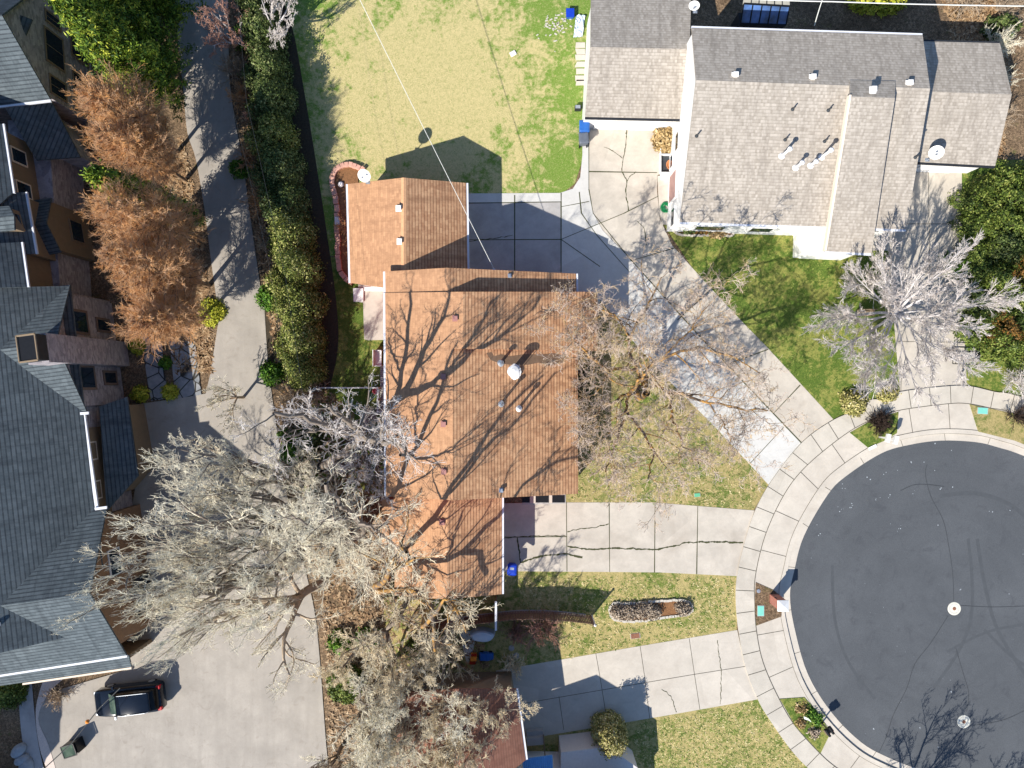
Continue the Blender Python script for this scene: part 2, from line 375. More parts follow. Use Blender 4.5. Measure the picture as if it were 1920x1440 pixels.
def lines(name, polys, mat, z, parent=None, w=.04, jit=0, wob=0, smooth=False):
    "thin strips lying on a surface: joints, cracks, marks (pixel polylines)"
    b = MB(); rn = random.Random(len(polys)*7+int(z*1e4))
    for ci, pl in enumerate(polys):
        ww = w
        if isinstance(pl, tuple): pl, ww = pl
        if smooth: pl = smoothline(pl, 6)
        P = [g(x, y) for x, y in pl]; zz = z+.0003*(ci % 12)
        if jit:
            Q = [P[0]]
            for a, c in zip(P, P[1:]):
                n = max(2, int((c-a).length/.18)); nr = (c-a).cross(Vector((0, 0, 1))).normalized()
                for i in range(1, n+1): Q.append(a.lerp(c, i/n)+nr*(rn.gauss(0, jit) if i < n else 0))
            P = Q
        for i in range(len(P)-1):
            a, c = P[i], P[i+1]; d = (c-a); 
            if d.length < 1e-5: continue
            nr = d.cross(Vector((0, 0, 1))).normalized(); wa = ww/2*(1+wob*rn.uniform(-.7, 1)); wb = ww/2*(1+wob*rn.uniform(-.7, 1))
            b.face([(*(p)[:2], zz) for p in (a-nr*wa, c-nr*wb, c+nr*wb, a+nr*wa)])
    o = b.build(name, mat); tag(o, kind='structure'); return o
def hit(px, py, tri, up=0):
    "where the sight line through a pixel meets a roof plane"
    C = Vector((0, 0, H)); d = g(px, py)-C; a, b, c = [Vector(p) for p in tri[:3]]
    n = (b-a).cross(c-a); t = (a-C).dot(n)/d.dot(n); p = C+d*t; return p+Vector((0, 0, up))
# numpy meshes for vegetation
def npmesh(name, V, F, mat, parent=None, val=None, smooth=False):
    o0 = np.array(orig(parent)) if parent is not None else 0
    V = np.asarray(V, dtype=np.float32)-np.float32(o0); k_ = F.shape[1]; me = bpy.data.meshes.new(name)
    me.vertices.add(len(V)); me.vertices.foreach_set('co', V.ravel().astype(np.float32))
    me.loops.add(F.size); me.loops.foreach_set('vertex_index', F.ravel().astype(np.int32))
    me.polygons.add(len(F)); me.polygons.foreach_set('loop_start', np.arange(0, F.size, k_, dtype=np.int32))
    me.update(calc_edges=True)
    if val is not None:
        a = me.attributes.new('v', 'FLOAT', 'FACE'); a.data.foreach_set('value', val.astype(np.float32))
    me.materials.append(mat)
    if smooth: me.polygons.foreach_set('use_smooth', [True]*len(F))
    ob = bpy.data.objects.new(name, me); COL.objects.link(ob)
    if parent is not None: ob.parent = parent
    return ob
def nrm(a): return a/np.maximum(np.linalg.norm(a, axis=-1, keepdims=True), 1e-9)
def grow(rng, P, D, L, R, ks, wig, trop, tip=.35):
    N = len(P); pts = np.zeros((N, ks+1, 3)); pts[:, 0] = P; D = nrm(D)
    curl = rng.normal(0, 1, (N, 3))*wig
    for i in range(ks):
        D = nrm(D+rng.normal(0, wig, (N, 3))*.7+curl*.5+np.array([0, 0, trop])); pts[:, i+1] = pts[:, i]+D*(L/ks)[:, None]
    t = np.linspace(0, 1, ks+1)[None, :]; rad = R[:, None]*(1-(1-tip)*t)
    return pts, rad
def kids(rng, pts, rad, L, n, tmin, th, ths, ratio, rr, lend=.45):
    N, K, _ = pts.shape; idx = np.repeat(np.arange(N), n); M_ = len(idx)
    t = tmin+(1-tmin)*((np.tile(np.arange(n), N)+rng.uniform(.2, .9, M_))/n); t = np.clip(t, 0, .999)
    f = t*(K-1); i0 = f.astype(int); fr = (f-i0)[:, None]
    p = pts[idx, i0]*(1-fr)+pts[idx, i0+1]*fr; d = nrm(pts[idx, i0+1]-pts[idx, i0])
    a = nrm(np.cross(d, rng.normal(0, 1, (M_, 3)))); ang = th+rng.normal(0, ths, M_)
    D = d*np.cos(ang)[:, None]+a*np.sin(ang)[:, None]
    Ln = L[idx]*ratio*(1-lend*t)*rng.uniform(.65, 1.25, M_)
    Rn = (rad[idx, i0]*(1-fr[:, 0])+rad[idx, i0+1]*fr[:, 0])*rr
    return p, D, Ln, Rn
def tubes(sets, sides):
    Vs = []; Fs = []; off = 0
    for pts, rad in sets:
        N, K, _ = pts.shape; T = np.zeros_like(pts); T[:, :-1] = pts[:, 1:]-pts[:, :-1]; T[:, -1] = T[:, -2]; T = nrm(T)
        ref = np.where(np.abs(T[:, :1, 2:3]) < .9, np.array([0, 0, 1.]), np.array([1., 0, 0])); A = nrm(np.cross(T, np.broadcast_to(ref, T.shape))); B = np.cross(T, A)
        an = np.arange(sides)*2*np.pi/sides
        V = pts[:, :, None]+rad[:, :, None, None]*(A[:, :, None]*np.cos(an)[None, None, :, None]+B[:, :, None]*np.sin(an)[None, None, :, None])
        ii = np.arange(N)[:, None, None]*K*sides+np.arange(K-1)[None, :, None]*sides; q = np.arange(sides)[None, None, :]; q2 = (q+1) % sides
        F = np.stack([ii+q, ii+q2, ii+sides+q2, ii+sides+q], -1).reshape(-1, 4)
        Vs.append(V.reshape(-1, 3)); Fs.append(F+off); off += N*K*sides
    return np.concatenate(Vs), np.concatenate(Fs)
def bare_tree(px, py, h, r, seed, label, name='bare_tree', cat='tree', mt=None, ml=None, nl=6, n2=6, n3=7, n4=8, n5=5, fork=.22, tilt=.75, trop=.06, wig=.16, tw=.014, group=None, lean=(0, 0), flat=1.0, trunk=.02, shift=(0, 0), ang=.72):
    rng = np.random.default_rng(seed); b = np.array(g(px, py)); t = thing(name, label, cat, tuple(b), 0, group)
    L0 = np.array([h*fork]); R0 = np.array([h*trunk])
    p0, r0 = grow(rng, np.array([[0, 0, 0.]]), np.array([[lean[0]*.5, lean[1]*.5, 1.]]), L0, R0, 5, .05, .02, .8)
    top = p0[0, -1]; az = np.arange(nl)*2*np.pi/nl+rng.uniform(0, 6)+rng.normal(0, .25, nl); ti = tilt*rng.uniform(.6, 1.25, nl); ti[0] = .15
    D = np.stack([np.sin(ti)*np.cos(az)+lean[0], np.sin(ti)*np.sin(az)+lean[1], np.cos(ti)], -1)
    P = np.repeat(top[None], nl, 0)-np.array([0, 0, 1.])*rng.uniform(0, h*.06, nl)[:, None]
    L1 = h*.62*rng.uniform(.7, 1.15, nl); p1, r1 = grow(rng, P, D, L1, R0[0]*rng.uniform(.45, .7, nl), 9, wig*.7, trop, .25)
    P, D, L2, R2 = kids(rng, p1, r1, L1, n2, .22, .75*ang, .22, .62, .6); p2, r2 = grow(rng, P, D, L2, R2, 7, wig, trop, .3)
    P, D, L3, R3 = kids(rng, p2, r2, L2, n3, .15, .75*ang, .25, .58, .6); p3, r3 = grow(rng, P, D, L3, np.maximum(R3, tw*1.2), 5, wig*1.2, trop, .5)
    P, D, L4, R4 = kids(rng, p3, r3, L3, n4, .12, .72*ang, .25, .62, .6); p4, r4 = grow(rng, P, D, L4, np.full(len(P), tw), 4, wig*1.3, trop, .6)
    sets = [(p0, r0), (p1, r1), (p2, r2), (p3, r3), (p4, r4)]
    if n5:
        P, D, L5, R5 = kids(rng, p4, r4, L4, n5, .1, .72*ang, .25, .62, .6); sets.append(grow(rng, P, D, L5, np.full(len(P), tw*.8), 3, wig*1.3, trop, .6))
    allp = np.concatenate([s_[0].reshape(-1, 3) for s_ in sets[1:]]); c = allp.mean(0)*0; rad = np.percentile(np.linalg.norm(allp[:, :2]-p0[0, -1, :2], axis=1), 96)
    sx = r/rad; sz = (h*flat)/np.percentile(allp[:, 2], 99.5)
    for s_ in sets:
        s_[0][:, :, :2] *= sx; s_[0][:, :, 2] *= sz; s_[0][:, :, 0] += shift[0]*s_[0][:, :, 2]/h; s_[0][:, :, 1] += shift[1]*s_[0][:, :, 2]/h; s_[0][:, :, :] += b
    V, F = tubes(sets[:3], 7); npmesh('trunk', V, F, ml, t, smooth=True)
    V, F = tubes(sets[3:], 3); npmesh('crown', V, F, mt, t)
    return t
def limb_tree(px, py, limbs, seed, label, name='bare_tree', cat='tree', mt=None, ml=None, n2=6, n3=6, n4=6, n5=4, tw=.015, wig=.2, l2=3.4, trop=.03, group=None, fork=(0, 0, 2.5), rt=.3):
    "tree whose main limbs follow given world points"
    rng = np.random.default_rng(seed); b = np.array(g(px, py)); t = thing(name, label, cat, tuple(b), 0, group)
    top = b+np.array(fork); p0 = np.linspace(b-np.array([0, 0, .05]), top+np.array([0, 0, .15]), 6)[None]; p0[0, 1:5, :2] += rng.normal(0, .05, (4, 2)); r0 = np.linspace(rt*1.15, rt*.85, 6)[None]
    K = 16; p1 = []; r1 = []; L1 = []
    for pts_, ra, rb in limbs:
        P_ = [np.array(q) for q in pts_]
        if not p1 or np.linalg.norm(P_[0]-top) < min(np.linalg.norm(np.concatenate(p1)-P_[0], axis=1)) or (np.linalg.norm(P_[0]-top) < 3.2 and ra > .13): P_ = [top]+P_
        elif p1:
            allp = np.concatenate(p1); P_[0] = allp[np.argmin(np.linalg.norm(allp-P_[0], axis=1))]
        c = np.array(P_); C_ = []
        for i in range(len(c)-1):
            a0, a1, a2, a3 = c[max(i-1, 0)], c[i], c[i+1], c[min(i+2, len(c)-1)]
            for u in np.linspace(0, 1, 12, endpoint=False): C_.append(.5*(2*a1+(a2-a0)*u+(2*a0-5*a1+4*a2-a3)*u*u+(3*a1-a0-3*a2+a3)*u**3))
        C_.append(c[-1]); C_ = np.array(C_); d = np.concatenate([[0], np.cumsum(np.linalg.norm(np.diff(C_, axis=0), axis=1))]); sN = np.linspace(0, d[-1], K)
        q = np.stack([np.interp(sN, d, C_[:, j_]) for j_ in range(3)], 1); q[1:-1] += rng.normal(0, .07, (K-2, 3)); p1.append(q); r1.append(np.linspace(ra, rb, K)); L1.append(d[-1])
    p1 = np.array(p1); r1 = np.array(r1); L1 = np.full(len(L1), l2/.62)
    P, D, L2, R2 = kids(rng, p1, r1, L1, n2, .22, .75, .25, .62, .5, .3); R2 = np.minimum(R2, .08); p2, r2 = grow(rng, P, D, L2, R2, 7, wig, trop, .3)
    P, D, L3, R3 = kids(rng, p2, r2, L2, n3, .15, .7, .3, .58, .6); p3, r3 = grow(rng, P, D, L3, np.maximum(R3*.6, tw*1.2), 5, wig*1.2, trop, .5)
    P, D, L4, R4 = kids(rng, p3, r3, L3, n4, .12, .65, .3, .62, .6); p4, r4 = grow(rng, P, D, L4, np.full(len(P), tw), 4, wig*1.3, trop, .6)
    sets = [(p3, r3), (p4, r4)]
    if n5: P, D, L5, R5 = kids(rng, p4, r4, L4, n5, .1, .65, .3, .62, .6); sets.append(grow(rng, P, D, L5, np.full(len(P), tw*.8), 3, wig*1.3, trop, .6))
    V, F = tubes([(p0, r0), (p1, r1), (p2, r2)], 8); npmesh('trunk', V, F, ml, t, smooth=True)
    V, F = tubes(sets, 3); npmesh('crown', V, F, mt, t)
    return t
def spire_tree(px, py, h, r, seed, label, name, mt, ml, nb=150, ns=16, nt_=5, group=None, tw=.014, lean=(0, 0)):
    "one straight stem with rising side branches (bald larch-like tree)"
    rng = np.random.default_rng(seed); b = np.array(g(px, py)); t = thing(name, label, 'tree', tuple(b), 0, group)
    p0, r0 = grow(rng, np.array([[0, 0, 0.]]), np.array([[lean[0], lean[1], 1.]]), np.array([h*.97]), np.array([h*.014]), 12, .012, .03, .12)
    u = np.sort(rng.uniform(.17, .98, nb)); f = u*12; i0 = f.astype(int); fr = (f-i0)[:, None]; P = p0[0, i0]*(1-fr)+p0[0, i0+1]*fr
    prof = r*np.minimum(1.0, (1-u)*1.7+.12)*np.minimum(1, .35+u*1.7)*rng.uniform(.75, 1.12, nb); az = np.arange(nb)*2.399+rng.normal(0, .3, nb); el = rng.uniform(.5, .95, nb)
    D = np.stack([np.cos(az)*np.cos(el), np.sin(az)*np.cos(el), np.sin(el)], -1); L1 = prof/np.cos(el)
    p1, r1 = grow(rng, P, D, L1, .012+prof*.012, 6, .07, .05, .4)
    P, D, L2, R2 = kids(rng, p1, r1, L1, ns, .12, .6, .2, .42, .6, .6); p2, r2 = grow(rng, P, D, L2, np.full(len(P), tw), 3, .16, .05, .6)
    P, D, L3, R3 = kids(rng, p2, r2, L2, nt_, .1, .6, .3, .6, .6); p3, r3 = grow(rng, P, D, L3, np.full(len(P), tw*.8), 2, .16, .05, .6)
    for p_ in (p0, p1, p2, p3): p_ += b
    V, F = tubes([(p0, r0), (p1, r1)], 6); npmesh('trunk', V, F, ml, t, smooth=True)
    V, F = tubes([(p2, r2), (p3, r3)], 3); npmesh('crown', V, F, mt, t)
    return t
def leafquads(rng, C, N, s, elong=1.6, val=None):
    M_ = len(C); a = nrm(rng.normal(0, 1, (M_, 3))+N*.3); n = nrm(N+rng.normal(0, .6, (M_, 3))); a = nrm(a-n*(a*n).sum(1)[:, None]); b = np.cross(n, a)
    s = s*rng.uniform(.6, 1.4, M_)[:, None]
    V = np.stack([C-a*s*elong/2, C+b*s/2-a*s*.1, C+a*s*elong/2, C-b*s/2-a*s*.1], 1).reshape(-1, 3); F = np.arange(M_*4).reshape(-1, 4)
    return V, F
def clumps(rng, C0, N0, per, spread, s, elong=1.6):
    M_ = len(C0); C = np.repeat(C0, per, 0)+rng.normal(0, 1, (M_*per, 3))*spread; N = np.repeat(N0, per, 0)
    cv = np.repeat(rng.uniform(0, 1, M_), per); V, F = leafquads(rng, C, N, s, elong)
    return V, F, np.clip(cv*.6+rng.uniform(0, .5, len(cv))-.03, 0, 1)
def conifer(px, py, h, r, seed, label, mat, name='conifer', group=None, nb=330):
    rng = np.random.default_rng(seed); b = np.array(g(px, py)); t = thing(name, label, 'tree', tuple(b), 0, group)
    MB().tube([b, b+np.array([0, 0, h*.9])], [h*.018, .03], 8).build('trunk', m_tanlimb, t)
    u = rng.uniform(0.04, .99, nb)**.8; az = np.arange(nb)*2.399; prof = r*(1-u)**.75*rng.uniform(.7, 1.15, nb)+.15
    base = np.stack([np.zeros(nb), np.zeros(nb), u*h], -1); D = np.stack([np.cos(az), np.sin(az), rng.uniform(.1, .5, nb)], -1)
    npt = 9; tt = np.linspace(.25, 1, npt)[None, :, None]; C = base[:, None]+D[:, None]*prof[:, None, None]*tt; C = C.reshape(-1, 3)+rng.normal(0, .09, (nb*npt, 3)); N = np.repeat(nrm(D), npt, 0)
    V, F, v = clumps(rng, C+b, N, 18, .15, .075, 3.2); npmesh('crown', V, F, mat, t, v)
    return t
def shrub(px, py, rx, ry, h, seed, label, mat, name='shrub', cat='shrub', group=None, n=None, s=.13, lump=.18, rot=0, twig=None, boxy=1.0):
    rng = np.random.default_rng(seed); b = np.array(g(px, py)); t = thing(name, label, cat, tuple(b), 0, group)
    n = n or int(110*(rx*ry+rx*h+ry*h)+60); d = nrm(rng.normal(0, 1, (n, 3))); d[:, 2] = np.abs(d[:, 2])
    ph = rng.uniform(0, 6.28, (4, 3)); fr_ = rng.uniform(2, 5, (4, 3)); w = sum(np.sin((d*fr_[i]+ph[i]).sum(1)) for i in range(4))/4
    q = (np.abs(d)**2.0); sup = 1.0 if boxy == 1 else (np.power(np.abs(d), boxy*2).sum(1))**(-1/(boxy*2))
    rr = (1+lump*w)*rng.uniform(.72, 1.03, n)*sup; C = d*rr[:, None]*np.array([rx, ry, h]); N = nrm(d/np.array([rx, ry, h]))
    cr, sr = math.cos(rot), math.sin(rot); C = np.stack([C[:, 0]*cr-C[:, 1]*sr, C[:, 0]*sr+C[:, 1]*cr, C[:, 2]], -1)
    V, F, v = clumps(rng, C+b, N, 10, .1, s); npmesh('foliage', V, F, mat, t, v)
    st = MB()
    for i in range(5):
        a = i*1.3; st.tube([b+np.array([0, 0, -.02]), b+np.array([math.cos(a)*rx*.4, math.sin(a)*ry*.4, h*.6])], [.03, .012], 5)
    st.build('stem', m_darktw, t)
    return t
def twig_shrub(px, py, r, h, seed, label, mat, name='bare_shrub', n=26, cat='shrub', tw=.014, n2=8, n3=5, spread=.8, group=None, trop=.02):
    rng = np.random.default_rng(seed); b = np.array(g(px, py)); t = thing(name, label, cat, tuple(b), 0, group)
    az = rng.uniform(0, 6.28, n); ti = spread*rng.uniform(.15, 1.3, n); D = np.stack([np.sin(ti)*np.cos(az), np.sin(ti)*np.sin(az), np.cos(ti)], -1)
    L = np.full(n, max(r, h))*rng.uniform(.6, 1.05, n); p1, r1 = grow(rng, rng.normal(0, .05, (n, 3))*[1, 1, 0], D, L, np.full(n, tw*1.8), 6, .1, trop, .4)
    P, D, L2, R2 = kids(rng, p1, r1, L, n2, .2, .6, .25, .45, .6); p2, r2 = grow(rng, P, D, L2, np.full(len(P), tw), 3, .2, .02, .6)
    P, D, L3, R3 = kids(rng, p2, r2, L2, n3, .1, .6, .3, .5, .6); p3, r3 = grow(rng, P, D, L3, np.full(len(P), tw*.8), 2, .2, .02, .6)
    al = np.concatenate([p1.reshape(-1, 3), p3.reshape(-1, 3)]); sx = r/np.percentile(np.linalg.norm(al[:, :2], axis=1), 96); sz = h/np.percentile(al[:, 2], 99)
    for p_ in (p1, p2, p3): p_[:, :, :2] *= sx; p_[:, :, 2] = np.abs(p_[:, :, 2])*sz; p_ += b
    V, F = tubes([(p1, r1)], 5); npmesh('stem', V, F, mat, t)
    V, F = tubes([(p2, r2), (p3, r3)], 3); npmesh('twigs', V, F, mat, t)
    return t
# ================================================================ GROUND
gm = MB(); gm.face([(-220, -220, -.02), (220, -220, -.02), (220, 220, -.02), (-220, 220, -.02)]); tag(gm.build('ground', m_soil), kind='structure')
A_EDGE = smoothline([(2300, 1010), (2060, 915), (1920, 855), (1872, 839), (1830, 829), (1765, 826), (1705, 834), (1652, 850), (1587, 892), (1552, 927), (1507, 1005), (1489, 1070), (1481, 1117), (1490, 1180), (1515, 1265), (1560, 1337), (1615, 1392), (1665, 1420), (1717, 1440), (1800, 1462), (1950, 1500)], 5)
def offs(pl, d):
    out = []
    for i, p in enumerate(pl):
        a = Vector((*pl[max(i-1, 0)], 0)); b = Vector((*pl[min(i+1, len(pl)-1)], 0)); n = (b-a).cross(Vector((0, 0, 1))).normalized()
        out.append((p[0]+n.x*d, p[1]+n.y*d))
    return out
_t = offs(A_EDGE, 12)
if math.dist(_t[40], (1775, 1119)) < math.dist(A_EDGE[40], (1775, 1119)): sgn = -1
else: sgn = 1
def off(d): return offs(A_EDGE, d*sgn)
SW_IN = smoothline([(2250, 880), (2060, 830), (1900, 775), (1855, 765), (1815, 757), (1775, 757), (1680, 770), (1632, 787), (1582, 815), (1512, 872), (1470, 925), (1434, 1002), (1415, 1080), (1414, 1130), (1417, 1180), (1430, 1242), (1460, 1310), (1490, 1360), (1537, 1412), (1570, 1440), (1640, 1490), (1750, 1560)], 5)
SW_OUT = smoothline([(2270, 840), (2070, 795), (1905, 742), (1865, 735), (1815, 724), (1765, 725), (1685, 735), (1655, 748), (1630, 750), (1608, 768), (1562, 787), (1502, 830), (1445, 902), (1415, 957), (1395, 1017), (1381, 1080), (1379, 1130), (1384, 1180), (1397, 1250), (1420, 1310), (1440, 1345), (1480, 1402), (1515, 1440), (1590, 1510), (1710, 1590)], 5)
# lawns
sheet('lawn', [(500, -60), (1110, -60), (1112, 100), (1096, 226), (1092, 300), (1078, 344), (1055, 362), (870, 366), (700, 480), (600, 480), (560, 300), (520, 120)], m_lawn_back)
sheet('side_lawn', [(560, 482), (735, 482), (735, 930), (560, 930)], m_lawn_green)
sheet('hedge_shade_bed', smoothline([(500, -60), (545, 40), (572, 180), (592, 300), (612, 430), (630, 560), (634, 650), (618, 730)], 4)+[(500, 730), (480, 300)], plain('shade_dark_soil', (66, 58, 46), .4, 9, .95))  # bed soil darkened to paint in the hedge's shadow on the grass
sheet('front_lawn', [(1060, 500), (1125, 560), (1200, 650), (1275, 730), (1350, 805), (1441, 909), (1412, 958), (1060, 944)], m_lawn_mid)
sheet('front_lawn', [(720, 1085), (945, 1068), (1384, 1076), (1381, 1183), (1035, 1245), (960, 1262), (720, 1262)], m_lawn_dry)
sheet('side_lawn', [(1241, 418), (1325, 400), (1690, 400), (1690, 738), (1630, 752), (1600, 778), (1560, 790), (1395, 610), (1300, 505)], m_lawn_green)
sheet('front_lawn', [(985, 1372), (1245, 1338), (1424, 1306), (1480, 1404), (1516, 1441), (1600, 1530), (980, 1530)], m_lawn_dry)
sheet('side_lawn', [(1795, 300), (1990, 300), (1990, 780), (1905, 745), (1865, 738), (1808, 728)], m_lawn_green)
sheet('back_yard', [(1290, -60), (2000, -60), (2000, 90), (1290, 90)], m_soil)
# court and lane on the left
sheet('parking_court', smoothline([(495, 560), (505, 700), (528, 860), (545, 960), (578, 1090), (592, 1160), (601, 1250), (616, 1440), (640, 1600)], 4)+[(110, 1600), (103, 1440), (88, 1395), (70, 1345), (80, 1312), (120, 1290), (240, 1255), (240, 1000), (258, 890), (242, 760), (300, 752), (386, 738), (395, 700), (412, 590)], m_court)
sheet('lane', smoothline([(325, -60), (333, 60), (345, 180), (352, 250), (368, 300), (385, 400), (395, 480), (412, 600)], 4)+smoothline([(497, 600), (486, 520), (470, 410), (455, 300), (440, 220), (430, 130), (428, -60)], 4), m_court)
sheet('flagstone_path', smoothline([(262, 560), (268, 640), (275, 700), (284, 752)], 4)+smoothline([(318, 746), (308, 690), (304, 630), (298, 560)], 4), m_flag)
sheet('flagstone_path', [(318, 640), (366, 640), (378, 740), (330, 748)], m_flag)
sheet('footpath', smoothline([(60, 1270), (66, 1340), (74, 1400), (88, 1460)], 4)+smoothline([(60, 1460), (45, 1400), (38, 1340), (36, 1280)], 4), m_conc_grey)
sheet('garden_border', smoothline([(84, 1268), (68, 1330), (75, 1400), (92, 1450)], 4)+smoothline([(108, 1450), (92, 1396), (73, 1346), (92, 1300), (120, 1272)], 4), plain('pale_gravel', (206, 190, 178), .2, 14, .95))
# concrete
_sl = [0.0]
def slab(name, pts, mat, top=.03):
    _sl[0] += .0003; b = MB(); b.prism([(*g(x, y)[:2], top+_sl[0]) for x, y in pts], .1+top); return tag(b.build(name, mat), kind='structure')
slab('driveway', [(870, 381), (1052, 378), (1052, 530), (870, 530)], m_conc_grey)
slab('driveway', [(870, 363), (1050, 362), (1074, 354), (1088, 332), (1092, 290), (1092, 224), (1104, 224), (1104, 355), (1112, 400), (1130, 432), (1178, 482), (1240, 552), (1300, 618), (1420, 745), (1503, 831), (1441, 909), (1345, 805), (1270, 730), (1197, 652), (1125, 562), (1120, 640), (1052, 640), (1052, 377.5), (870, 380.5)], m_conc_new)
slab('driveway', [(1104.6, 200), (1300, 200), (1268, 300), (1232, 330), (1232, 360), (1237, 410), (1260, 460), (1320, 527), (1395, 607), (1439, 652), (1562, 786), (1503.6, 830.5), (1420.6, 744.6), (1300.6, 617.6), (1240.6, 551.6), (1178.6, 481.6), (1130.6, 431.6), (1112.6, 399.6), (1104.6, 354.6)], m_conc)
slab('side_path', [(1232.5, 330.5), (1275, 322), (1275, 424), (1242, 421), (1236, 400)], m_conc_pale, .05)
slab('driveway', [(900, 944), (1062, 942), (1225, 942), (1414, 957), (1395, 1017), (1381.5, 1080), (1235, 1073), (975, 1071), (900, 1075)], m_conc)
slab('driveway', [(930, 1257), (1037, 1239), (1200, 1211), (1382, 1181), (1397, 1250), (1420, 1311), (1245, 1342), (1017, 1380), (940, 1393)], m_conc_pale)
slab('driveway', [(1697, 270), (1803, 290), (1803, 440), (1812, 723), (1775, 725), (1687, 735), (1672, 560), (1668, 470), (1630, 470), (1630, 380), (1690, 380)], m_conc)
slab('back_patio', [(672, 520), (735, 520), (735, 637), (690, 638), (683, 636), (681, 568), (672, 566)], m_conc_pale)
slab('patio', [(862, 1180), (893, 1185), (886, 1225), (876, 1246), (868, 1215)], m_conc_new, .04)
slab('rear_patio', [(1296, 36), (1372, 38), (1372, 90), (1296, 90)], m_conc_grey)
slab('rear_patio', [(1546, 46), (1672, 50), (1672, 90), (1546, 90)], m_conc_grey)
# apron ring, sidewalk, kerb, gutter, road
ap = off(22)
b = MB()
P2 = SW_IN; P1 = ap
n_ = min(len(P1), len(P2)); 
def resample(pl, n):
    P = [Vector((*p, 0)[:3]) for p in pl]; d = [0]
    for a, c in zip(P, P[1:]): d.append(d[-1]+(c-a).length)
    out = []; j = 0
    for i in range(n):
        s_ = d[-1]*i/(n-1)
        while j < len(d)-2 and d[j+1] < s_: j += 1
        f = (s_-d[j])/max(d[j+1]-d[j], 1e-6); v = P[j].lerp(P[j+1], f); out.append((v.x, v.y))
    return out
def nearest_on(pl, p): return min(pl, key=lambda q: math.dist(p, q))
def strip(name, pa, pb, mat, z, h=.12):
    "raised band between two outlines"
    b = MB()
    ring = list(pa)+list(reversed(pb)); b.prism([(*g(x, y)[:2], z) for x, y in ring], h+z); return tag(b.build(name, mat), kind='structure')
strip('driveway_apron', off(20.5), SW_IN, m_conc_pale, .10)
strip('sidewalk', SW_IN, SW_OUT, m_walk, .115)
strip('kerb', off(13.5), off(21.5), m_conc_pale, .125)
strip('gutter_pan', off(0), off(13.4), m_conc_pale, .02)
rd = MB(); rd.face([(*g(x, y)[:2], .012) for x, y in off(-.0)+[(2000, 1700), (2500, 1700), (2500, 1010)]]); tag(rd.build('road', m_asph), kind='structure')
# planted patches in the apron
def patch(name, pts, mat, top=.128): b = MB(); b.prism([(*g(x, y)[:2], top) for x, y in pts], .2); return tag(b.build(name, mat), kind='structure')
patch('verge', [(1416, 1091), (1450, 1106), (1466, 1120), (1464, 1155), (1417, 1172), (1414, 1130)], m_soil)
patch('verge', [(1461, 1309), (1507, 1306), (1530, 1332), (1556, 1372), (1537, 1411), (1490, 1360)], m_lawn_green)
patch('verge', [(1592, 811), (1632, 788), (1683, 772), (1680, 812), (1655, 827), (1626, 839)], m_lawn_green)
patch('verge', [(1816, 758), (1855, 766), (1900, 776), (1960, 797), (1960, 850), (1900, 826), (1832, 809)], m_lawn_mid)
# joints
jt = []
for i in range(2, len(SW_IN)-2, 1):
    pass
SWI = resample(SW_IN, 45); 
for p in SWI:
    q = nearest_on(resample(SW_OUT, 400), p)
    if 0 < p[0] < 1960 and p[1] < 1500: jt.append([p, q])
lines('sidewalk_joint', jt+[SW_IN, (off(21.8), .03)], m_joint, .1195, w=.045)
api = resample(off(22), 26); jt = []
verge_c = [(1440, 1130), (1508, 1356), (1645, 806), (1870, 790)]
for p in api:
    q = nearest_on(resample(SW_IN, 400), p)
    if min(math.dist(((p[0]+q[0])/2, (p[1]+q[1])/2), c) for c in verge_c) > 48: jt.append([p, q])
lines('apron_joint', jt, m_joint, .1055, w=.04)
jt = [[a, nearest_on(resample(off(13.4), 500), a)] for a in resample(off(0), 22)]
lines('gutter_joint', jt+[(off(13.45), .05)], m_joint, .0265, w=.03)
zc = .035
lines('driveway_joint', [[(965, 366), (965, 510)], [(1052, 378), (1052, 520)], [(875, 450), (1052, 449)], [(875, 381), (1052, 379)], [(1052, 449), (1170, 400), (1238, 366)], [(1104, 225), (1104, 355), (1112, 400), (1178, 482), (1300, 618), (1503, 831)], [(1086, 360), (1090, 400), (1118, 440), (1180, 510)],
      [(1052, 449), (1125, 500)], [(1052, 388), (1104, 378)], [(1175, 224), (1175, 250), (1172, 250)], [(1104, 322), (1232, 324)], [(1105, 238), (1236, 240)], [(1180, 490), (1265, 465)], [(1270, 600), (1330, 545)], [(1345, 690), (1440, 655)], [(1450, 775), (1500, 722)], [(1405, 870), (1470, 800)],
      [(1062, 942), (1063, 1071)], [(1142, 943), (1143, 1072)], [(1228, 943), (1227, 1073)], [(1308, 949), (1306, 1076)], [(943, 1007), (1062, 1006)], [(1052, 378), (1052, 362)]], m_crack, zc+.002, w=.055, wob=.6)
lines('driveway_joint', [[(1117, 1225), (1125, 1270), (1138, 1350)], [(1200, 1211), (1208, 1265), (1218, 1346)], [(1292, 1197), (1302, 1265), (1312, 1330)], [(972, 1320), (1130, 1293), (1302, 1264), (1398, 1249)], [(1048, 1305), (1057, 1368)], [(1688, 745), (1690, 700)], [(1671, 545), (1803, 548)], [(1680, 640), (1808, 642)], [(1740, 300), (1745, 724)], [(1700, 420), (1803, 420)]], m_joint, zc+.003, w=.035)
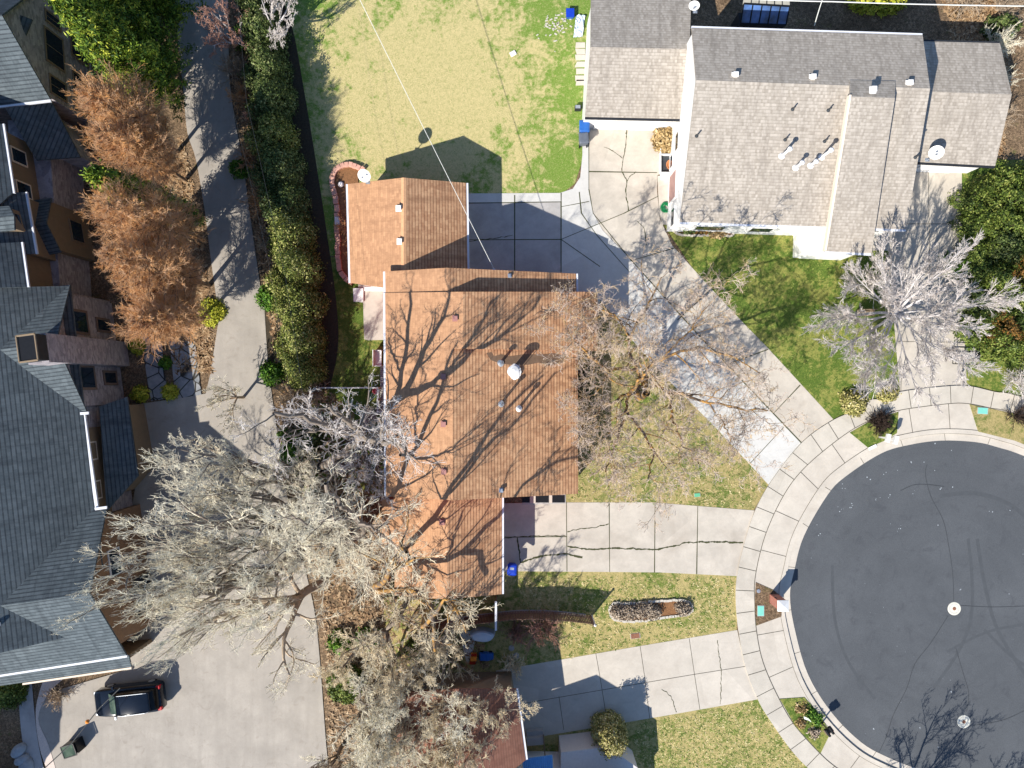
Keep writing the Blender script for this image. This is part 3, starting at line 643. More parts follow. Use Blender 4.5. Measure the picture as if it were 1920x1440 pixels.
lines('concrete_crack', [([(1175, 250), (1173, 275), (1168, 300), (1166, 322), (1175, 337), (1173, 360), (1178, 395)], .05), [(1132, 276), (1150, 284), (1167, 297)], [(1192, 322), (1180, 332), (1176, 340)], [(1195, 415), (1208, 430), (1212, 460)], [(943, 1010), (975, 1006), (1060, 1004)],
      ([(1064, 997), (1085, 992), (1120, 988), (1141, 982)], .05), ([(1064, 1024), (1100, 1030), (1142, 1028), (1228, 1030), (1262, 1024), (1285, 1017), (1330, 1016), (1393, 1017)], .085), ([(976, 1055), (1012, 1043), (1060, 1038), (1092, 1045)], .09), ([(970, 1008), (976, 1055)], .08), [(877, 452), (905, 449), (935, 446), (962, 441)],
      [(1240, 1292), (1258, 1305), (1268, 1335)], [(1345, 1200), (1352, 1260), (1350, 1320)]], m_crack, zc+.004, w=.035, jit=.025, wob=.8)
lines('crack_seal', [[(1738, 870), (1735, 890), (1745, 930), (1768, 975), (1778, 1020), (1786, 1075), (1788, 1128)], [(1800, 1135), (1860, 1138), (1925, 1136)], [(1777, 1155), (1745, 1205), (1715, 1245), (1700, 1290), (1675, 1340), (1660, 1385), (1640, 1425)], [(1792, 1215), (1805, 1260), (1816, 1300), (1812, 1335)], [(1825, 1360), (1880, 1350), (1925, 1330)], [(1688, 920), (1720, 908), (1770, 912)]], m_seal, .0185, w=.042, smooth=True)
lines('tyre_mark', [([(1762, 930), (1830, 925), (1900, 950), (1960, 1010)], .28), ([(1815, 1010), (1822, 1080), (1820, 1160), (1795, 1225), (1750, 1290)], .22), ([(1832, 1010), (1845, 1090), (1870, 1180), (1925, 1270)], .25), ([(1845, 1180), (1890, 1225), (1925, 1250)], .2), ([(1775, 1222), (1850, 1185), (1925, 1170)], .18), ([(1560, 1060), (1565, 1160), (1590, 1240), (1640, 1310)], .2)], m_skid, .0125, smooth=True)
fl = MB(); rn = random.Random(3)
for cx, cy, n in ((1584, 912, 8), (1632, 898, 5), (1654, 891, 5), (1683, 882, 3), (1575, 957, 9), (1597, 950, 14), (1645, 936, 9), (1668, 931, 8), (1713, 921, 6), (1737, 866, 4), (1757, 838, 4), (1664, 979, 4), (1683, 992, 8), (1763, 914, 5), (1785, 911, 4), (1892, 958, 7), (1856, 962, 6), (1750, 882, 4), (1538, 1003, 6)):
    for i in range(int(n*.4)):
        p = g(cx+rn.gauss(0, 3.5), cy+rn.gauss(0, 3)); r = rn.uniform(.012, .045); a0 = rn.uniform(0, 6)
        fl.face([(p.x+r*rn.uniform(.6, 1.2)*math.cos(a0+i_*1.05), p.y+r*rn.uniform(.6, 1.6)*math.sin(a0+i_*1.05), .0185) for i_ in range(6)])
tag(fl.build('paint_flecks', plain('pale_fleck', (176, 184, 188), .1)), kind='structure')

# ================================================================ HOUSES
def gable(root, r0, r1, a0, a1, b0, b1, rm, wm, rm2=None, ov=.35, ove=.25, th=.13, base=-.1, ridge=None, gut=(True, True), gm_=None, walls=True):
    "pitched roof on its walls: ridge r0-r1, eave a0-a1 on one side, b0-b1 on the other (pixel, pixel, height)"
    r0, r1, a0, a1, b0, b1 = [g(*p) for p in (r0, r1, a0, a1, b0, b1)]; dz = Vector((0, 0, th))
    m = MB(); m.cur = 0; m.face([a0, a1, r1, r0]); m.cur = 1; m.face([b1, b0, r0, r1]); m.cur = 0
    m.face([a1-dz, a0-dz, r0-dz, r1-dz]).face([b0-dz, b1-dz, r1-dz, r0-dz])
    for p, q in ((a0, a1), (b1, b0), (r0, a0), (b0, r0), (a1, r1), (r1, b1)): m.face([p, q, q-dz, p-dz])
    m.build('roof', [rm, rm2 or rm], root)
    if ridge: 
        u = (r1-r0).normalized(); n = u.cross(Vector((0, 0, 1))); c = MB(); up = Vector((0, 0, .02)); dn = Vector((0, 0, .055))
        sa = (a0-r0).dot(n); sb_ = 1 if sa > 0 else -1; w = .17
        for si, e0 in ((sb_, a0), (-sb_, b0)):
            sl = (r0.z-e0.z)/max(abs((e0-r0).dot(n)), .1); o = n*si*w-Vector((0, 0, w*sl)); c.face([r0+up, r1+up, r1+up+o, r0+up+o])
        c.build('ridge_cap', ridge, root)
    if gm_:
        for use, p, q, o in ((gut[0], a0, a1, b0), (gut[1], b0, b1, a0)):
            if use:
                u = (q-p).normalized(); n = u.cross(Vector((0, 0, 1))).normalized(); n = n if n.dot(p-o) > 0 else -n
                w = .13; z = Vector((0, 0, .03)); t_ = [p-z, q-z, q-z+n*w, p-z+n*w]; MB().prism(t_, .12).build('gutter', gm_, root)
    if walls:
        def ins(e0, e1, rr0):
            u = (e1-e0).normalized(); n = Vector((0, 0, 1)).cross(u).normalized(); n = n if n.dot(rr0-e0) > 0 else -n
            D = (rr0-e0).dot(n); sl = (rr0.z-e0.z)/D
            up = Vector((0, 0, sl*ov-th-.02)); return e0+u*ove+n*ov+up, e1-u*ove+n*ov+up
        a0i, a1i = ins(a0, a1, r0); b0i, b1i = ins(b0, b1, r0); u = (r1-r0).normalized(); r0i = r0+u*ove-Vector((0, 0, th+.03)); r1i = r1-u*ove-Vector((0, 0, th+.03))
        lo_ = lambda p: Vector((p.x, p.y, base)); w = MB()
        w.face([lo_(a0i), lo_(a1i), a1i, a0i]).face([lo_(b1i), lo_(b0i), b0i, b1i]).face([lo_(a0i), a0i, r0i, b0i, lo_(b0i)]).face([lo_(b1i), b1i, r1i, a1i, lo_(a1i)])
        w.build('wall', wm, root)
        return (a0, a1, r1, r0), (b0, b1, r1, r0), (a0i, a1i, b1i, b0i)
    return (a0, a1, r1, r0), (b0, b1, r1, r0), None
def window(root, p0, p1, t0, t1, z0, z1, fr=None, pane=None, name='window', ctr=None, fw=.09, mull=0):
    "window set on the wall line p0-p1 (world), between t0..t1 metres along it"
    p0, p1 = Vector((p0[0], p0[1], 0)), Vector((p1[0], p1[1], 0)); u = (p1-p0).normalized(); n = u.cross(Vector((0, 0, 1))); ctr = Vector((ctr[0], ctr[1], 0)); n = n if n.dot(p0-ctr) > 0 else -n
    rz = math.atan2(u.y, u.x); c = p0+u*(t0+t1)/2+n*.02+Vector((0, 0, (z0+z1)/2)); w, h_ = t1-t0, z1-z0
    f = MB()
    for s_ in (-1, 1): f.box(c+u*s_*(w/2-fw/2), (fw, .1, h_), rz); f.box(c+Vector((0, 0, s_*(h_/2-fw/2))), (w-2*fw, .1, fw), rz)
    for i in range(mull): f.box(c+u*(w*((i+1)/(mull+1))-w/2), (.04, .07, h_-2*fw), rz)
    fo = f.build(name, fr or m_white, root); MB().box(c+n*.012, (w-2*fw, .04, h_-2*fw), rz).build('pane', pane or m_glass, fo); return fo
def vent_box(root, p, mat, s=.32, name='vent', h=.22):
    v = MB(); v.box(p+Vector((0, 0, h*.5)), (s*.8, s*.8, h)); v.box(p+Vector((0, 0, h)), (s, s, .05)); v.box(p+Vector((0, 0, .02)), (s*1.35, s*1.35, .03)); return v.build(name, mat, root)
def flue(root, p, h, r=.07, cap=True, mat=None, name='flue_pipe'):
    f = MB(); f.lathe(p, [(r*2.6, 0), (r*1.2, .12), (r, .14), (r, h), (0, h)], 14); o = f.build(name, mat or m_metal, root, smooth=False)
    if cap: MB().lathe(p+Vector((0, 0, h-.02)), [(r*1.7, 0), (r*1.75, .1), (r*.6, .2), (0, .21)], 16).build('cap', mat or m_metal, o)
    return o
def dish(root, foot, c, axis, r, mat=None):
    d = MB(); d.lathe(c, [(0, .0), (r*.4, .02), (r*.75, .07), (r, .14), (r*1.01, .13), (r*.75, .055), (0, -.015)], 24, axis); o = d.build('satellite_dish', m_white, root, smooth=True)
    ax = Vector(axis).normalized(); a = MB(); a.tube([foot, foot+Vector((0, 0, .45)), c-ax*.02], .03, 8); a.tube([c+Vector((0, 0, -r*.5)), c+ax*r*1.1], .018, 6); a.box(c+ax*r*1.1, (.1, .1, .14)); a.box(foot+Vector((0, 0, .02)), (.28, .22, .04)); a.build('mount', m_metal, o); return o

# ---- red roofed house and its garage
RH = thing('house', 'long split level house with stepped terracotta shingle roofs and attached garage at each end', 'house', tuple(g(900, 740)))
Gp = gable(RH, (757, 333, 4.6), (757, 545, 4.6), (652, 345, 2.9), (657, 530, 2.9), (874, 343, 2.9), (877, 545, 2.9), m_redflat, m_redwall, m_red, ridge=m_ridge, gm_=m_gutter, ov=.3)
Np = gable(RH, (839, 502, 6.15), (839, 560, 6.15), (722, 509, 4.85), (723, 560, 4.85), (1080, 513, 3.25), (1081, 560, 3.25), m_redflat, m_redwall, m_red, gm_=m_gutter, ridge=None)
Np2 = gable(RH, (868, 547, 6.62), (868, 654, 6.62), (722, 549, 4.9), (723, 654, 4.9), (1120, 547, 3.5), (1120, 658, 3.5), m_redflat, m_redwall, m_red, gm_=m_gutter, gut=(True, False), ove=.12)
Cp = gable(RH, (849, 653, 6.42), (849, 938, 6.42), (723, 654, 4.88), (724, 931, 4.88), (1083, 655, 3.55), (1084, 926, 3.55), m_redflat, m_redwall, m_red, gm_=m_gutter, gut=(True, False))
Dp = gable(RH, (840, 925, 4.35), (838, 1124, 4.35), (738, 925, 3.1), (740, 1117, 3.1), (941, 925, 2.9), (941, 1114, 2.9), m_redflat, m_redwall, m_red, gm_=m_gutter, gut=(False, True))
b = MB(); pl_ = Dp[0]; top = [hit(x, y, pl_, -.02) for x, y in ((716, 937), (739, 937), (740, 1020), (716, 1020))]; b.prism(top, .13); b.build('roof', m_redflat, RH)
b = MB(); b.prism([(p.x, p.y, 2.6) for p in [hit(x, y, pl_) for x, y in ((722, 941), (745, 941), (745, 1016), (722, 1016))]], 2.7); b.build('wall', m_redwall, RH)
pt = MB(); q_ = [hit(x, y, Cp[1], .012) for x, y in ((912, 662), (922, 660), (926, 668), (940, 664), (955, 668), (985, 664), (1010, 665), (1040, 662), (1060, 668), (1055, 680), (1030, 686), (1010, 680), (990, 684), (960, 684), (938, 682), (920, 675))]; pt.face(q_); pt.build('worn_patch', m_patch, RH)
for x, y, pl_ in ((748, 391, Gp[0]), (750, 453, Gp[0])): vent_box(RH, hit(x, y, pl_), m_white, .3)
for x, y, pl_ in ((854, 597, Np2[0]), (832, 706, Cp[0]), (832, 795, Cp[0]), (833, 884, Cp[0]), (829, 979, Dp[0])): vent_box(RH, hit(x, y, pl_), plain('rose_metal', (168, 120, 112), .1, 4, .6), .28, h=.16)
flue(RH, hit(938, 681, Cp[1]), 1.15, .09); flue(RH, hit(939, 757, Cp[1]), 1.25, .085)
flue(RH, hit(962, 697, Cp[1]), 1.5, .2, True, m_white, 'chimney_pipe'); flue(RH, hit(972, 766, Cp[1]), 1.1, .085, True, m_white)
for x, y in ((955, 517),): vent_box(RH, hit(x, y, Np[1]), m_metal, .2, h=.12)
vent_box(RH, hit(939, 919, Cp[1]), m_metal, .22, h=.2)
tp = hit(973, 697, Cp[1]); MB().tube([tp, tp+Vector((0, 0, 1.6))], .02, 6).tube([tp+Vector((0, -.45, 1.5)), tp+Vector((0, .45, 1.5))], .018, 6).build('antenna', m_metal, RH)
dp = hit(690, 342, Gp[0]); dish(RH, dp, dp+Vector((-.05, .25, .75)), (-.15, -.55, .8), .42)
# service mast where the drop wire lands
mp = g(926, 506, 4.6); MB().tube([mp-Vector((0, 0, .9)), mp], .04, 8).box(mp, (.16, .16, .12)).build('service_mast', m_metal, RH)
# back door, windows and front porch of the house
wl = Gp[2]
aw = [Vector((p.x, p.y, 0)) for p in Gp[2]]
cx_ = sum((p for p in aw), Vector())/4
window(RH, aw[1], aw[2], .5, 1.4, .1, 2.1, m_white, m_white, 'door', cx_)
cw = [Vector((p.x, p.y, 0)) for p in Cp[2]]; cxc = sum((p for p in cw), Vector())/4
for a_, b_ in ((1.5, 3.2), (5.0, 6.6), (8.0, 9.2)): window(RH, cw[0], cw[1], a_, b_, 1.0, 2.3, ctr=cxc); window(RH, cw[3], cw[2], a_, b_, 1.0, 2.3, ctr=cxc)
dw = [Vector((p.x, p.y, 0)) for p in Dp[2]]; cxd = sum((p for p in dw), Vector())/4
gd = MB(); u_ = (dw[2]-dw[3]).normalized(); c0 = dw[3]+u_*3.4+Vector((.03, 0, 1.15)); rz_ = math.atan2(u_.y, u_.x)
gd.box(c0, (4.4, .06, 2.2), rz_)
for i in range(3): gd.box(c0+Vector((.035, 0, -.55+i*.55)), (4.3, .02, .03), rz_)
gd.build('garage_door', m_white, RH)
gdd = MB(); u_ = (aw[2]-aw[3]).normalized(); gdd.box(aw[3]+u_*2.8+Vector((.03, 0, 1.1)), (4.6, .06, 2.1), math.atan2(u_.y, u_.x)); gdd.build('garage_door', m_white, RH)
# window wells at the foot of the south wall
WW = thing('window_well', 'row of three dark pits with pale concrete dividers under the south eave', 'window well', tuple(g(1020, 937)))
MB().prism([(*g(x, y)[:2], .06) for x, y in ((979, 931), (1060, 925), (1061, 944), (979, 946))], .1).build('slab', m_conc_grey, WW)
for x0, x1 in ((979, 993), (1005, 1029), (1036, 1059)): MB().prism([(*g(x, y)[:2], .075) for x, y in ((x0, 928), (x1, 928), (x1, 942), (x0, 942))], .05).build('pit', m_black, WW)
for x0, x1 in ((994, 1004), (1030, 1035)): MB().prism([(*g(x, y)[:2], .16) for x, y in ((x0, 928), (x1, 928), (x1, 943), (x0, 943))], .16).build('divider', m_conc_pale, WW)

# ---- grey roofed house
GH = thing('house', 'large grey shingle roofed house with white gable walls and three roof levels', 'house', tuple(g(1480, 250)))
G1 = gable(GH, (1107, 88, 4.2), (1293, 92, 4.2), (1108, -4, 2.9), (1296, -2, 2.9), (1097, 219, 2.9), (1280, 223, 2.9), m_grey, m_white, ov=.3, ove=.05, gm_=m_dark)
G2 = gable(GH, (1305, 150, 6.9), (1744, 166, 6.9), (1297, 52, 5.5), (1730, 66, 5.5), (1275, 416, 4.2), (1699, 430, 4.2), m_grey, m_white, ov=.3, ove=.06, gm_=m_gutter)
G2b = gable(GH, (1594, 181, 7.4), (1678, 184, 7.4), (1594, 150, 6.8), (1679, 152, 6.8), (1547, 471, 4.25), (1634, 475, 4.25), m_grey, m_white, ov=.3, ove=.02, gm_=m_gutter, gut=(False, True))
G3 = gable(GH, (1680, 170, 4.0), (1897, 177, 4.0), (1680, 76, 3.1), (1875, 81, 3.1), (1690, 302, 2.7), (1866, 311, 2.7), m_grey, m_white, ov=.3, ove=.15, gm_=m_dark)
bl = MB(); aa = hit(1594, 178, G2b[1]); bb = g(1547.5, 470, 4.25); bl.prism([aa+Vector((-.05, 0, .03)), bb+Vector((-.05, 0, .03)), bb+Vector((.07, 0, .03)), aa+Vector((.07, 0, .03))], .35); bl.build('barge_board', m_cream, GH)
for x, y, pl_ in ((1378, 142, G2[0]), (1523, 146, G2[0]), (1636, 169, G2b[1]), (1704, 157, G2[0])): vent_box(GH, hit(x, y, pl_), m_white, .3)
for x, y, h_ in ((1466, 292, 1.25), (1492, 314, .95), (1520, 310, .75), (1541, 294, 1.25)): flue(GH, hit(x, y, G2[1]), h_, .085, True, m_white)
for x, y in ((1486, 205), (1553, 207), (1472, 262), (1546, 265), (1306, 255), (1716, 295)): flue(GH, hit(x, y, G2[1]), .45, .045, False, m_darkmetal, 'vent_pipe')
p_ = hit(1738, 300, G3[1]); dish(GH, p_, p_+Vector((.1, .25, .85)), (-.4, -.55, .75), .45)
p_ = hit(1303, 20, G1[0]); dish(GH, g(1303, 22, 3.0), g(1302, 8, 4.0), (-.2, -.9, .45), .34)
# white porch block in front
MB().prism([g(x, y, 2.55) for x, y in ((1516, 427), (1547, 424), (1545, 471), (1515, 470))], 2.6).build('porch', m_white, GH)
ww_ = [Vector((p.x, p.y, 0)) for p in G2[2]]; cg = sum((p for p in ww_), Vector())/4
L_ = (ww_[3]-ww_[0]).length
# west wall openings (distance from the north corner)
window(GH, ww_[0], ww_[3], 5.0, 6.3, 1.9, 2.9, ctr=cg); window(GH, ww_[0], ww_[3], 6.0, 7.0, .5, 1.4, ctr=cg)
window(GH, ww_[0], ww_[3], 9.9, 11.2, 1.4, 2.5, ctr=cg)
window(GH, ww_[0], ww_[3], 7.4, 9.4, .5, 2.6, m_white, plain('rose_door', (176, 140, 132), .06, 3), 'door', cg)
for a_, b_ in ((1.5, 3.6), (5.2, 6.8)): window(GH, ww_[3], ww_[2], a_, b_, .9, 2.2, ctr=cg)
g3w = [Vector((p.x, p.y, 0)) for p in G3[2]]; cg3 = sum((p for p in g3w), Vector())/4
window(GH, g3w[3], g3w[2], 2.0, 4.6, .05, 2.3, m_white, m_white, 'garage_door', cg3, mull=3)
g1w = [Vector((p.x, p.y, 0)) for p in G1[2]]; cg1 = sum((p for p in g1w), Vector())/4
window(GH, g1w[3], g1w[2], .8, 5.2, .05, 2.2, m_white, m_white, 'garage_door', cg1, mull=3)
# glazed sunroom behind it
SR = thing('sunroom', 'dark framed sunroom with blue tinted sloping glass behind the grey house', 'sunroom', tuple(g(1440, 30)))
sa = [g(1394, 8, 3.0), g(1480, 13, 3.0), g(1473, 48, 2.0), g(1388, 45, 2.0)]
MB().prism([(p.x, p.y, 1.95) for p in sa], 2.0).build('wall', m_dark, SR)
fr = MB(); gl = MB()
t = NT('blue_glass'); t.b.inputs['Specular IOR Level'].default_value = .9; m_bglass = t.out(t.ramp(t.noise(.8, 3), [(.35, lin((44, 60, 84))), (.65, lin((84, 118, 176)))]), .12)
for i in range(6):
    a_ = sa[0].lerp(sa[1], i/5); b_ = sa[3].lerp(sa[2], i/5); fr.tube([a_+Vector((0, 0, .08)), b_+Vector((0, 0, .08))], .045, 6)
fr.tube([sa[0]+Vector((0, 0, .08)), sa[1]+Vector((0, 0, .08))], .06, 6).tube([sa[3]+Vector((0, 0, .08)), sa[2]+Vector((0, 0, .08))], .05, 6).build('glazing_bar', m_black, SR)
gl.prism([p+Vector((0, 0, .05)) for p in sa], .06).build('glass_roof', m_bglass, SR)
cr = MB(); 
ca = [g(1396, -12, 3.3), g(1480, -8, 3.3), g(1481, 12.5, 3.05), g(1393, 7.5, 3.05)]; cr.prism(ca, .08); cr.build('ridge_panel', plain('weathered_panel', (150, 148, 138), .15, 3, .8), SR)
rib = MB()
for i in range(1, 6): rib.tube([ca[0].lerp(ca[1], i/6)+Vector((0, 0, .03)), ca[3].lerp(ca[2], i/6)+Vector((0, 0, .03))], .03, 5)
rib.build('rib', m_dark, SR)

# ---- house at the bottom edge
BH = thing('house', 'brown shingle roofed house cut by the bottom edge with pale wall facing the drive', 'house', tuple(g(960, 1440)))
B1 = gable(BH, (855, 1292, 5.3), (868, 1520, 5.3), (740, 1300, 3.6), (745, 1520, 3.6), (968, 1292, 3.6), (986, 1425, 3.6), m_brown, m_tan, gm_=m_gutter, gut=(False, True))
B2 = gable(BH, (1018, 1478, 5.3), (1024, 1640, 5.3), (905, 1452, 3.5), (915, 1640, 3.5), (1168, 1452, 3.2), (1178, 1640, 3.2), m_brown, m_white, gm_=m_gutter, ov=.3)
MB().prism([g(x, y, 2.3) for x, y in ((1052, 1411), (1140, 1400), (1196, 1440), (1200, 1500), (1050, 1500))], 2.4).build('porch_roof', plain('pale_shingle', (206, 200, 196), .08, 8), BH)
av = MB(); a0 = g(981, 1423, 2.7); a1 = g(1034, 1416, 2.7); a2 = g(1040, 1470, 2.6)
for i in range(16):
    p = a0.lerp(a1, i/15); av.tube([p, p+Vector((.1, -1.9, -.05))], .062, 6)
av.prism([a0, a1, a1+Vector((.1, -1.9, -.05)), a0+Vector((.1, -1.9, -.05))], .05); av.build('awning', m_awn, BH)
st_ = MB()
for i, (z_, y0, y1) in enumerate(((.8, 1382, 1396), (.5, 1370, 1382))): st_.prism([g(x, y, z_) for x, y in ((987, y0+3), (1018, y0), (1020, y1), (989, y1+3))], z_)
st_.build('step', m_conc_grey, BH)
MB().tube([g(1019, 1378, .9), g(1022, 1418, .9)], .04, 6).tube([g(1019, 1378, 0), g(1019, 1378, .9)], .04, 6).build('handrail', m_tan, BH)

# ---- big stone clad building on the left
LB = thing('apartment_building', 'large stone and stucco building with slate roofs and tall stone chimney by the court', 'building', tuple(g(150, 700)))
E = 5.3
main_e0, main_e1 = g(131, 536, E), g(180, 965, E); u = (main_e1-main_e0).normalized(); nw = Vector((0, 0, 1)).cross(u).normalized(); nw = nw if nw.x < 0 else -nw
main_e1 = main_e1+u*7
Rr = 9.0; rz4 = Vector((0, 0, 5.4))
def wpx(p):  # world -> (px,py,h)
    f = S*H/(H-p.z); return (960+p.x*f, 720-p.y*f, p.z)
M1 = gable(LB, wpx(main_e0+nw*Rr+rz4), wpx(main_e1+nw*Rr+rz4), wpx(main_e0), wpx(main_e1), wpx(main_e0+nw*18), wpx(main_e1+nw*18), m_slate, m_stone, gm_=None, ov=.6)
gt = MB(); p0 = g(153, 775, E+.02); p1 = g(178, 952, E+.02); gt.prism([p0, p1, p1+Vector((.2, 0, 0)), p0+Vector((.2, 0, 0))], .14); gt.build('gutter', m_gutter, LB); gt = MB(); gt.prism([g(150, 773, E+.12), g(166, 772, E+.12), g(166, 777, E+.12), g(150, 778, E+.12)], .1); gt.build('gutter', m_gutter, LB); gt = MB(); gt.prism([g(177, 952, E+.12), g(200, 949, E+.12), g(200, 954, E+.12), g(178, 957, E+.12)], .1); gt.build('gutter', m_gutter, LB)
GA = gable(LB, (104, 643, 7.3), (-70, 664, 7.3), (131, 534, 5.3), (-60, 556, 5.3), (163, 773, 5.3), (-30, 800, 5.3), m_slate, m_stone, ov=.45, ove=.5)
GB = gable(LB, (168, 1113, 8.0), (-90, 1148, 8.0), (199, 955, 5.4), (-60, 990, 5.4), (237, 1229, 5.4), (-30, 1270, 5.4), m_slate, m_brownw, ov=.5, ove=.8, gm_=m_gutter, gut=(False, True))
lr = MB(); q_ = [g(-20, 1262, 4.2), g(241, 1229, 4.2), g(246, 1250, 3.5), g(-20, 1289, 3.5)]; lr.prism(q_, .12); lr.build('porch_roof', m_slate, LB)
lg = MB(); a_, b_ = g(42, 1281, 3.52), g(246, 1251, 3.52); lg.prism([a_, b_, b_+Vector((0, -.12, 0)), a_+Vector((0, -.12, 0))], .12); lg.build('gutter', m_cream, LB)
MB().prism([g(x, y, 3.3) for x, y in ((-20, 1262), (236, 1232), (238, 1238), (-20, 1276))], 3.4).build('wall', m_tan, LB)
gr_ = MB(); q_ = [g(186, 762, 3.9), g(238, 744, 3.0), g(259, 892, 3.0), g(200, 958, 3.9)]; gr_.prism(q_, .14); gr_.build('porch_roof', m_slate, LB)
MB().prism([(p.x, p.y, 2.75) for p in (g(192, 775, 3), g(226, 760, 3), g(247, 884, 3), g(206, 930, 3))], 2.85).build('wall', m_tan, LB)
# chimney
ch0, ch1 = g(237, 641), g(243, 686); uc = (ch1-ch0).normalized(); nc = Vector((-uc.y, uc.x, 0)); nc = nc if nc.x < 0 else -nc
CHM = MB().prism([Vector((p.x, p.y, 8.5)) for p in (ch0, ch1, ch1+nc*1.2, ch0+nc*1.2)], 8.6).build('chimney', m_stone, LB)
cb = [Vector((p.x, p.y, 9.4)) for p in (ch0+uc*.1, ch1-uc*.1, ch1-uc*.1+nc*1.05, ch0+uc*.1+nc*1.05)]
MB().prism(cb, .95).build('flue_box', m_dark, CHM)
rim = MB(); cc_ = sum(cb, Vector())/4
for i in range(4): rim.tube([cb[i]+Vector((0, 0, .04)), cb[(i+1) % 4]+Vector((0, 0, .04))], .06, 6)
rim.build('rim', m_tan, CHM); MB().prism([p.lerp(cc_, .15)+Vector((0, 0, .02)) for p in cb], .02).build('flue_opening', m_black, CHM)
# facade under gable A: stone with windows
ga = [Vector((p.x, p.y, 0)) for p in GA[2]]; cga = sum(ga, Vector())/4; LA = (ga[3]-ga[0]).length
for a_, b_, z0, z1 in ((.9, 2.5, 3.1, 4.8), (1.2, 2.2, .6, 2.2), (LA-2.6, LA-1.0, 3.1, 4.8), (LA-2.3, LA-1.3, .6, 2.2)):
    w_ = window(LB, ga[0], ga[3], a_, b_, z0, z1, m_blind, None, 'window', cga, .16)
gbw = [Vector((p.x, p.y, 0)) for p in GB[2]]; cgb = sum(gbw, Vector())/4
window(LB, gbw[0], gbw[3], 2.2, 3.9, 3.3, 4.6, ctr=cgb); window(LB, gbw[0], gbw[3], 4.6, 7.2, .1, 2.4, m_tan, m_dark, 'door', cgb)
mw = [Vector((p.x, p.y, 0)) for p in M1[2]]; cmw = sum(mw, Vector())/4
for a_ in (9.5, 12.0, 14.3): window(LB, mw[0], mw[1], a_, a_+1.2, 3.5, 4.7, m_cream, None, 'window', cmw)
tw_ = MB(); p0 = mw[0]+(mw[1]-mw[0]).normalized()*8.6; p1 = mw[0]+(mw[1]-mw[0]).normalized()*15.8; tw_.prism([Vector((p.x, p.y, 5.2)) for p in (p0, p1, p1-nw*.06, p0-nw*.06)], 2.6); tw_.build('stucco_panel', m_tan, LB)
# north wings
def eave_wall(name, pts, mat, z0=-.1, ins=.4): pass
GC = gable(LB, (3, 28, 8.8), (-200, 45, 8.8), (78, -30, 5.3), (-150, -5, 5.3), (94, 186, 5.3), (-120, 212, 5.3), m_slate, m_stone, ov=.35, ove=.3, gm_=m_gutter, gut=(False, True))
gcw = [Vector((p.x, p.y, 0)) for p in GC[2]]; cgc = sum(gcw, Vector())/4; LC = (gcw[3]-gcw[0]).length
for a_, b_, z0, z1 in ((1.0, 2.6, .3, 2.3), (3.6, 5.2, .3, 2.3), (5.9, 6.9, .3, 2.3), (2.0, 4.2, 3.1, 5.0), (4.9, 6.4, 3.1, 4.8), (.8, 1.6, 3.2, 4.8)): window(LB, gcw[0], gcw[3], a_, min(b_, LC-.3), z0, z1, m_tan, None, 'window', cgc, .12, mull=1)
aw_ = MB(); aw_.prism([g(38, 28, 7.0), g(60, 36, 6.6), g(42, 80, 6.6), g(24, 74, 7.0)], .1); aw_.build('awning', m_slate, LB)
er = MB(); er.prism([g(10, 203, 5.6), g(97, 192, 4.4), g(150, 294, 3.2), g(68, 300, 4.2)], .14); er.build('porch_roof', m_slate, LB)
MB().prism([(p.x, p.y, 3.05) for p in (g(40, 215, 3.2), g(100, 215, 3.2), g(140, 288, 3.2), g(72, 292, 3.2))], 3.2).build('wall', m_stone, LB)
NB = gable(LB, (-230, 250, 10.2), (-200, 560, 10.2), (3, 232, 6.6), (23, 362, 6.6), (-420, 260, 6.6), (-400, 560, 6.6), m_slate, m_tan, ov=.4, ove=.1, gm_=m_gutter, gut=(True, False))
NB2 = gable(LB, (-200, 372, 9.8), (-180, 480, 9.8), (46, 360, 6.0), (66, 476, 6.0), (-400, 380, 6), (-400, 500, 6), m_slate, m_tan, ov=.4, ove=.1, gm_=m_gutter, gut=(True, False))
NB3 = gable(LB, (-200, 466, 10.2), (-190, 545, 10.2), (38, 454, 6.6), (50, 538, 6.6), (-400, 470, 6), (-400, 560, 6), m_slate, m_tan, ov=.4, ove=.1, gm_=m_gutter, gut=(True, False))
nb = [Vector((p.x, p.y, 0)) for p in NB[2]]; cnb = sum(nb, Vector())/4
for a_ in (.8, 2.9): window(LB, nb[0], nb[1], a_, a_+1.0, 4.2, 5.6, m_cream, None, 'window', cnb)
st2 = MB(); q_ = [g(118, 300), g(134, 520)]; qq = [g(110, 300), g(126, 520)]
st2.prism([Vector((p.x, p.y, 3.4)) for p in (g(150, 260), g(172, 560), g(100, 560), g(80, 260))], 3.5); st2.build('wall', m_stone, LB)
PG = gable(LB, (86, 418, 4.9), (40, 426, 4.9), (96, 371, 4.0), (60, 376, 4.0), (114, 473, 4.0), (78, 480, 4.0), m_slate, m_tan, ov=.2, ove=.15)
pg = [Vector((p.x, p.y, 0)) for p in PG[2]]; cpg = sum(pg, Vector())/4; window(LB, pg[0], pg[3], .7, 2.2, .9, 2.3, m_tan, None, 'window', cpg)
dr = gable(LB, (26, 404, 7.6), (-10, 408, 7.6), (17, 386, 7.2), (-10, 388, 7.2), (27, 431, 7.2), (-5, 434, 7.2), m_slate, m_tan, ov=.1, ove=.05, base=6.0)
dd = [Vector((p.x, p.y, 0)) for p in dr[2]]; cdd = sum(dd, Vector())/4; window(LB, dd[0], dd[3], .2, .95, 6.35, 7.0, m_tan, None, 'dormer_window', cdd)
